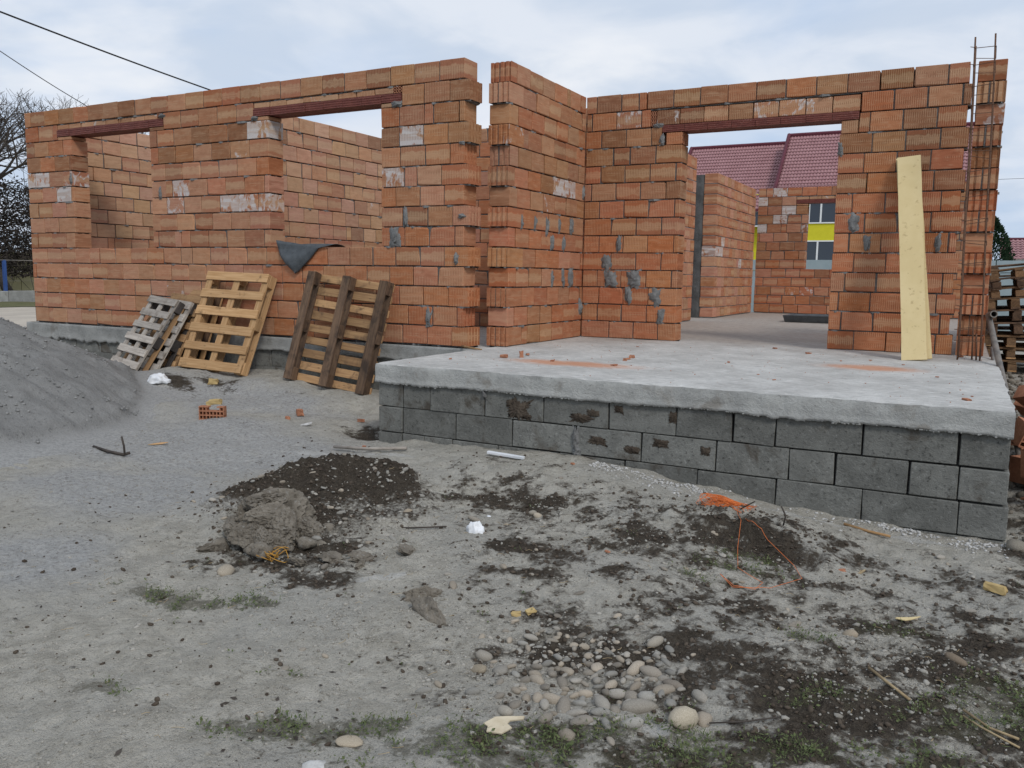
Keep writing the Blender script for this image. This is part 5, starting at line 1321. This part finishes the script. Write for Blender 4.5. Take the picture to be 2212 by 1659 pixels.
def brick_heap():
    """broken hollow bricks dumped beside the slab"""
    rr = random.Random(12)
    def frag(x, y, z, rot, W, H, D, label):
        label = label.replace('%d', 'at the near end' if y < -.3 else ('in the middle' if y < .7 else 'at the far end')).replace('%h', 'on top' if z > -.35 else 'low down')
        t = tag(link('broken_hollow_brick', None, None, (x, y, z), rot), label, 'brick piece', 'broken hollow bricks dumped beside the slab')
        mb = MB(); nc = max(3, int(W/.045)); nr = max(3, int(H/.04))
        for j in range(nc+1):
            xx = -W/2+(W-.009)*j/nc; mb.box((xx, -D/2*rr.uniform(.75, 1), -H/2+.001), (xx+.009, D/2*rr.uniform(.8, 1), H/2-.001))
        mb.build('cell_webs', M['chip'], t)
        mb = MB()
        for i in range(nr+1):
            zz = -H/2+(H-.010)*i/nr; mb.box((-W/2+.001, -D/2*rr.uniform(.85, 1), zz), (W/2-.001, D/2*rr.uniform(.85, 1), zz+.010))
        mb.build('shell', M['chip'], t)
    L = 'broken hollow brick %h %d of the brick dump beside the slab'
    frag(4.87, -.62, -.30, (.2, .3, .4), .20, .16, .2, 'large broken hollow brick on top of the dump, nearest the slab corner')
    frag(4.98, -.1, -.18, (.5, -.4, 1.0), .22, .12, .2, L)
    frag(4.95, .45, -.16, (-.3, .6, .5), .2, .12, .24, L); frag(5.1, .9, -.12, (.7, .2, 2.0), .22, .12, .2, L)
    frag(4.92, -1.0, -.42, (1.2, .2, .6), .22, .14, .2, L); frag(5.0, -.65, -.46, (.1, 1.0, 1.5), .24, .15, .2, L); frag(5.15, .2, -.32, (.3, .2, .1), .26, .16, .2, L)
    frag(4.95, 0.15, -.42, (.2, .1, 2.4), .26, .18, .24, L); frag(5.15, -.9, -.55, (.1, .9, .4), .24, .15, .2, L); frag(5.0, 1.3, -.32, (.2, .5, 1.2), .24, .18, .24, L); frag(5.25, .6, -.4, (.9, .5, .2), .24, .18, .24, L)
    frag(4.93, -.35, -.58, (.0, .0, .9), .26, .18, .24, L); frag(5.2, -.3, -.55, (.0, .1, .3), .26, .18, .24, L); frag(5.1, 1.1, -.55, (.1, .0, .3), .3, .18, .24, L)
    for i in range(26):
        x, y = rr.uniform(4.82, 5.35), rr.uniform(-1.2, 1.9); s = rr.uniform(.04, .10)
        bm = bmesh.new(); bmesh.ops.create_cube(bm, size=1)
        for v in bm.verts: v.co = Vector((v.co.x*s*rr.uniform(.7, 1.2), v.co.y*s*rr.uniform(.5, .9), v.co.z*.014))
        o = link('brick_shard', bm_mesh(bm, 'brick_shard', M['chip']), None, (x, y, lg(x, y)+rr.uniform(.05, .32)*(1 if y > -.9 else .3)), (rr.uniform(-.8, .8), rr.uniform(-.8, .8), rr.uniform(0, 3)))
        tag(o, 'thin flat brick shard '+('at the far end' if y > .8 else ('in the middle' if y > -.2 else 'at the near end'))+' of the brick dump beside the slab', 'brick shard', 'brick shards in the dump')
brick_heap()

# ------------------------------------------------------------------ background
def grow(seed, base, height, r0, levels=5, spread=.6, up=.25, nb=(2, 4)):
    rr = random.Random(seed); trunk = []; segs = []
    def br(p, d, L, r, lv):
        n = 3 if lv < 2 else 2; q = p
        pts = [p]; rs = [r]
        for i in range(n):
            d = (d+Vector((rr.gauss(0, .16), rr.gauss(0, .16), rr.gauss(0, .1)+up*.12))).normalized()
            q = q+d*(L/n); pts.append(q); rs.append(r*(1-.35*(i+1)/n))
        (trunk if lv == 0 else segs).append((pts, rs, lv))
        if lv >= levels: return
        k = rr.randint(*nb)+(1 if lv in (1, 2) else 0)
        for j in range(k):
            f = rr.uniform(.45, 1.0) if j else 1.0
            s = pts[-1] if f > .8 else pts[-2].lerp(pts[-1], f)
            a = Vector((rr.gauss(0, 1), rr.gauss(0, 1), rr.gauss(0, .6)+up)).normalized()
            br(s, (d*(1-spread)+a*spread).normalized(), L*rr.uniform(.58, .80), r*rr.uniform(.5, .66), lv+1)
    br(Vector(base), Vector((rr.gauss(0, .1), rr.gauss(0, .1), 1)), height*.27, r0, 0)
    return trunk, segs
def bare_tree(label, base, height, r0, seed, levels=6, spread=.55, group=None, up=.3):
    t = thing('bare_tree', label, 'tree', base, 0, group)
    trunk, segs = grow(seed, (0, 0, -.15), height, r0, levels, spread, up)
    mb = MB()
    for p, r, l in trunk: mb.tube(p, r, 7)
    for p, r, l in segs:
        if l == 1: mb.tube(p, r, 6)
    mb.build('trunk', M['bark'], t, True)
    mb = MB()
    for p, r, l in segs:
        if l > 1: mb.tube(p, [max(q, .006) for q in r], 4 if l < 4 else 3, False)
    mb.build('crown', M['twig'], t)
    return t
def background():
    rr = random.Random(3)
    # low wall, post and yellow wall beyond the road
    t = thing('low_wall', 'low mossy concrete wall beyond the road at the far left', 'low wall', (-26, 2, -.55))
    for k in range(9):
        link('wall_panel', bm_mesh(chamfer(.22, 2.0, .48, .02, .01, rr), 'wall_panel', M['ring']), t, (0, k*2.01, .24))
    t = thing('blue_fence', 'blue metal fence post and rail standing on the low wall at the far left', 'fence', (-26, 10.8, -.07))
    mb = MB(); mb.box((-.05, .15, 0), (.05, .25, 1.1)); mb.build('post', mat_simple('blue_paint', (.03, .07, .22), (.04, .09, .26), 5, .5), t)
    mb = MB(); mb.tube([(0, -6, 1.1), (0, 6, 1.1)], .02, 5); mb.build('rail', M['pole'], t)
    M['yellow'] = mat_simple('pale_yellow_wall', (.58, .53, .30), (.50, .46, .27), 2, .9, .2, .01)
    t = thing('yellow_wall', 'pale yellow block wall behind the bare trees at the far left', 'wall', (-30, 2, -.55))
    for k in range(10):
        for j in range(5):
            link('panel', bm_mesh(chamfer(.2, 1.98, .385, .008, .004, rr), 'panel', M['yellow']), t, (0, k*2.0+(1.0 if j % 2 else 0), .2+j*.39))
    # bare trees and hedge on the left
    bare_tree('bare walnut tree rising highest beyond the road at the left edge', (-27.0, 11.9, -.4), 12.2, .19, 5, 6, .55, None, .32)
    bare_tree('bare tree with thin upright twigs just left of the brick wall, behind the tall walnut', (-28.5, 16.5, -.4), 11.3, .15, 9, 6, .5, None, .35)
    bare_tree('bare forked tree close to the wall corner, second trunk from the left edge', (-26.8, 13.3, -.4), 8.4, .13, 12, 6, .6, None, .25)
    bare_tree('bare tree cut by the left edge of the picture', (-27.6, 10.3, -.4), 10.6, .16, 14, 6, .6, None, .25)
    bare_tree('bare tree showing only its twig tips over the brick wall', (-29, 20.5, -.4), 11.2, .14, 18, 6, .5, None, .35)
    # tangled dark bush
    t = thing('tangled_bush', 'dense dark tangle of branches behind the low wall at the far left', 'bush', (-28.2, 12.6, -.4))
    mb = MB()
    for k in range(1100):
        a = rr.uniform(0, 6.28); d = rr.random()**.6; b = Vector((math.cos(a)*d*.9, math.sin(a)*d*2.9, rr.uniform(.9, 1.3+3.0*(1-d*d)**.5+rr.uniform(0, .5))))
        v = Vector((rr.gauss(0, 1), rr.gauss(0, 1.4), rr.gauss(0, .8))).normalized()*rr.uniform(.4, 1.2)
        mb.tube([b, b+v*.5+Vector((0, 0, rr.uniform(-.1, .1))), b+v], [.022, .014, .006], 3, False)
    mb.build('branches', M['bark'], t)
    n = 9000; rg = np.random.default_rng(4)
    a = rg.uniform(0, 6.28, n); d = rg.random(n)**.55
    P = np.stack([np.cos(a)*d*.9, np.sin(a)*d*2.8, (.8+(.4+3.1*np.sqrt(np.clip(1-d*d, 0, 1))+.5*rg.random(n))*rg.random(n)**.9)], 1); q = rg.normal(0, 1, (n, 3)); q /= np.linalg.norm(q, axis=1)[:, None]; r2 = np.cross(q, rg.normal(0, 1, (n, 3))); r2 /= np.linalg.norm(r2, axis=1)[:, None]
    s = rg.uniform(.03, .075, n)[:, None]
    V = np.stack([P-q*s, P+r2*s*.6, P+q*s, P-r2*s*.6], 1).reshape(-1, 3)
    link('dead_leaves', np_mesh('dead_leaves', V, np.arange(4*n).reshape(-1, 4), M['bark']), t)
    # overhead cables
    for nm, lb, pts, r in (('power_cable', 'thick black overhead cable crossing the sky at the upper left', [(-12.3, -8, 6.65), (-12.26, 3, 5.597), (-12.223, 8, 5.13), (-12.2, 16, 4.42), (-12.15, 30, 3.3)], .019),
                           ('service_cable', 'thin overhead cable dropping steeply at the far left', [(-10.2, -4, 6.75), (-12.337, 3, 4.883), (-12.99, 5.2, 4.33), (-14.4, 10, 3.2)], .009)):
        Q = []
        for p, q in zip(pts[:-1], pts[1:]):
            for i in range(10): Q.append(Vector(p).lerp(Vector(q), i/10)+Vector((0, 0, -.02*math.sin(i/10*math.pi))))
        Q.append(Vector(pts[-1])); mb = MB(); mb.tube(Q, r, 6)
        tag(mb.build(nm, M['cable'], None, True), lb, 'cable')
    mb = MB(); mb.tube([(-5, 40, 5.7), (5.4, 40, 5.64), (16, 40, 5.7)], .009, 4)
    tag(mb.build('far_wire', M['cable']), 'hair-thin wire crossing the sky right of the brick wall', 'wire')
    # metal fence behind the house
    M['fence'] = mat_simple('grey_fence_panel', (.33, .40, .42), (.28, .35, .37), 3, .5, .1, .002)
    t = thing('metal_fence', 'pale grey-blue metal panel fence behind the house', 'fence', (-1, 16, -.5))
    for k in range(7):
        mb = MB(); mb.box((k*1.5+.01, 0, 0), (k*1.5+1.49, .03, 1.47)); mb.build('panel', M['fence'], t)
        mb = MB(); mb.box((k*1.5+.01, -.02, 1.475), (k*1.5+1.49, .05, 1.75)); mb.build('cap_panel', M['fence'], t)
    # conifers
    for nm, lb, c, h, r, sd in (('thuja', 'dark columnar conifer right of the brick wall', (4.93, 22, -.6), 3.25, .78, 1), ('thuja', 'dark conifer overlapping the lower window of the yellow house', (.86, 23, -.6), 2.75, .45, 2)):
        t = thing(nm, lb, 'conifer', c)
        rg = np.random.default_rng(sd); n = 9000
        z = rg.random(n); prof = np.where(z < .25, .75+z, 1-((z-.25)/.75)**2.4*.93); a = rg.uniform(0, 6.28, n); rad = r*prof*(.55+.45*rg.random(n)**.4)*(1+.13*np.sin(a*3+z*9)+.1*np.sin(a*7+z*21))
        P = np.stack([np.cos(a)*rad, np.sin(a)*rad, .1+z*(h-.1)], 1)
        D = np.stack([np.cos(a)*.5, np.sin(a)*.5, rg.uniform(.5, 1.2, n)], 1)+rg.normal(0, .25, (n, 3)); D /= np.linalg.norm(D, axis=1)[:, None]; S = np.cross(D, rg.normal(0, 1, (n, 3))); S /= np.linalg.norm(S, axis=1)[:, None]
        L = rg.uniform(.04, .12, n)[:, None]; V = np.stack([P, P+D*L*.5+S*L*.3, P+D*L, P+D*L*.5-S*L*.3], 1).reshape(-1, 3)
        link('crown', np_mesh('crown', V, np.arange(4*n).reshape(-1, 4), M['needle']), t)
        mb = MB(); mb.tube([(0, 0, 0), (0, 0, h*.9)], [r*.45, .02], 8); mb.build('trunk', M['bark'], t)
    house(rr)

def tile_roof(name, x0, x1, e, rdg, mat, parent, rows=17, wave=.21):
    """metal tile sheet from eave point e=(y,z) to ridge rdg=(y,z): stepped rows with a wave across"""
    nx = int((x1-x0)/wave*5)+1; xs = np.linspace(x0, x1, nx); w = np.cos((xs-x0)/wave*2*math.pi)
    e = np.array(e); rdg = np.array(rdg); d = rdg-e; L = np.hypot(*d); d /= L; nrm = np.array([-d[1], d[0]]) 
    if nrm[1] < 0: nrm = -nrm
    V = []; st = L/rows
    for k in range(rows):
        for f, lift in ((0.0, -.0), (.002, .055), (.45, .040), (.995, .012)):
            s = (k+f)*st; off = lift+.026*w*(1 if lift > 0 else .6); bend = -.03*(1-w)*(.5 if f < .1 else 0)
            q = e+d*(s)
            V.append(np.stack([xs, q[0]+nrm[0]*off+d[0]*bend, q[1]+nrm[1]*off+d[1]*bend], 1))
    return link(name, np_mesh(name, np.vstack(V), grid_faces(nx, rows*4), mat, False), parent)
def house(rr):
    M['roof'] = mat_simple('maroon_metal_tile', (.36, .19, .195), (.31, .155, .16), 1.5, .55, .05, .01, (1, 1, 1), .4)
    M['trim'] = mat_simple('dark_maroon_trim', (.12, .03, .045), (.10, .025, .035), 2, .5, .05, .01)
    M['yel2'] = mat_simple('bright_yellow_render', (.60, .55, .035), (.56, .51, .03), 4, .9, .1, .005)
    M['white'] = mat_simple('white_render', (.72, .73, .73), (.66, .67, .67), 3, .85, .1, .005)
    m, g = material('window_glass'); g.out((.035, .045, .06), .08, None, .5); M['glass'] = m
    t = thing('yellow_house', 'two-storey house with bright yellow walls and maroon metal tile roof, seen through the doorway', 'house', (0, 0, 0))
    mb = MB(); mb.box((-7.3, 52.3, -.8), (4.3, 60, 6.7)); mb.box((-14.2, 53.2, -.8), (-7.31, 60, 6.6)); mb.build('wall', M['yel2'], t)
    tile_roof('roof', -7.35, 4.6, (51.9, 6.62), (55.9, 10.75), M['roof'], t, 17)
    tile_roof('roof', -14.75, -7.40, (52.2, 5.5), (57.2, 10.45), M['roof'], t, 20)
    mb = MB(); mb.add([(-7.42, 51.85, 6.55), (-7.42, 55.95, 10.85), (-7.42, 55.95, 9.0), (-7.42, 52.3, 5.2)], [(0, 1, 2, 3)])
    mb.box((-7.35, 51.80, 6.42), (4.6, 51.88, 6.70)); mb.box((-14.75, 52.1, 5.32), (-7.45, 52.18, 5.52)); mb.build('eave_trim', M['trim'], t)
    mb = MB()
    for (a, b, x) in (((51.85, 6.75), (55.9, 10.92), -7.36), ((52.2, 5.6), (57.2, 10.6), -14.75)):
        mb.tube([(x, a[0], a[1]), (x, b[0], b[1])], .13, 6)
    mb.tube([(-7.4, 55.95, 10.86), (4.6, 55.95, 10.86)], .14, 6); mb.tube([(-14.8, 57.25, 10.55), (-7.4, 57.25, 10.55)], .14, 6); mb.build('ridge', M['trim'], t)
    mb = MB(); mb.add([(-7.3, 60, 6.6), (4.5, 60, 6.6), (4.5, 55.9, 10.7), (-7.3, 55.9, 10.7), (-14.7, 62, 6.0), (-7.4, 62, 6.0), (-7.4, 57.2, 10.4), (-14.7, 57.2, 10.4)], [(0, 1, 2, 3), (4, 5, 6, 7)]); mb.build('rear_roof', M['roof'], t)
    for (x0, z0, z1) in ((-5.15, 4.55, 5.85), (-5.25, 2.02, 3.28), (-1.2, 4.55, 5.85), (-1.2, 2.02, 3.28), (-9.6, 4.4, 5.3)):
        w = MB(); x1 = x0+2.2
        for (a, b, c, d) in ((x0, x1, z0-.08, z0), (x0, x1, z1, z1+.08), (x0, x0+.08, z0, z1), (x1-.08, x1, z0, z1), (x0+.72, x0+.83, z0, z1)): w.box((a, 52.22, c), (b, 52.36, d))
        f = w.build('window', M['white'], t); p = MB(); p.box((x0+.06, 52.265, z0-.01), (x1-.06, 52.295, z1+.01)); p.build('pane', M['glass'], f)
    mb = MB(); mb.box((-7.28, 52.24, -.8), (4.28, 52.34, 1.9)); mb.build('plinth', M['white'], t)
    t = thing('far_house', 'distant house with pinkish red tile roof at the right edge, beyond the conifer', 'house', (0, 0, 0))
    mb = MB(); mb.box((6.2, 45.4, -.8), (15, 50, 2.1)); mb.build('wall', M['white'], t)
    tile_roof('roof', 5.9, 15.3, (44.9, 2.0), (47.4, 3.1), M['roof'], t, 8)
    mb = MB(); mb.tube([(5.9, 47.45, 3.14), (15.3, 47.45, 3.14)], .09, 6); mb.build('ridge', M['trim'], t)
    bare_tree('faint bare tree behind the distant pinkish roof at the right edge', (9.4, 60, -.6), 6.2, .12, 31, 5, .5, None, .3)
background()
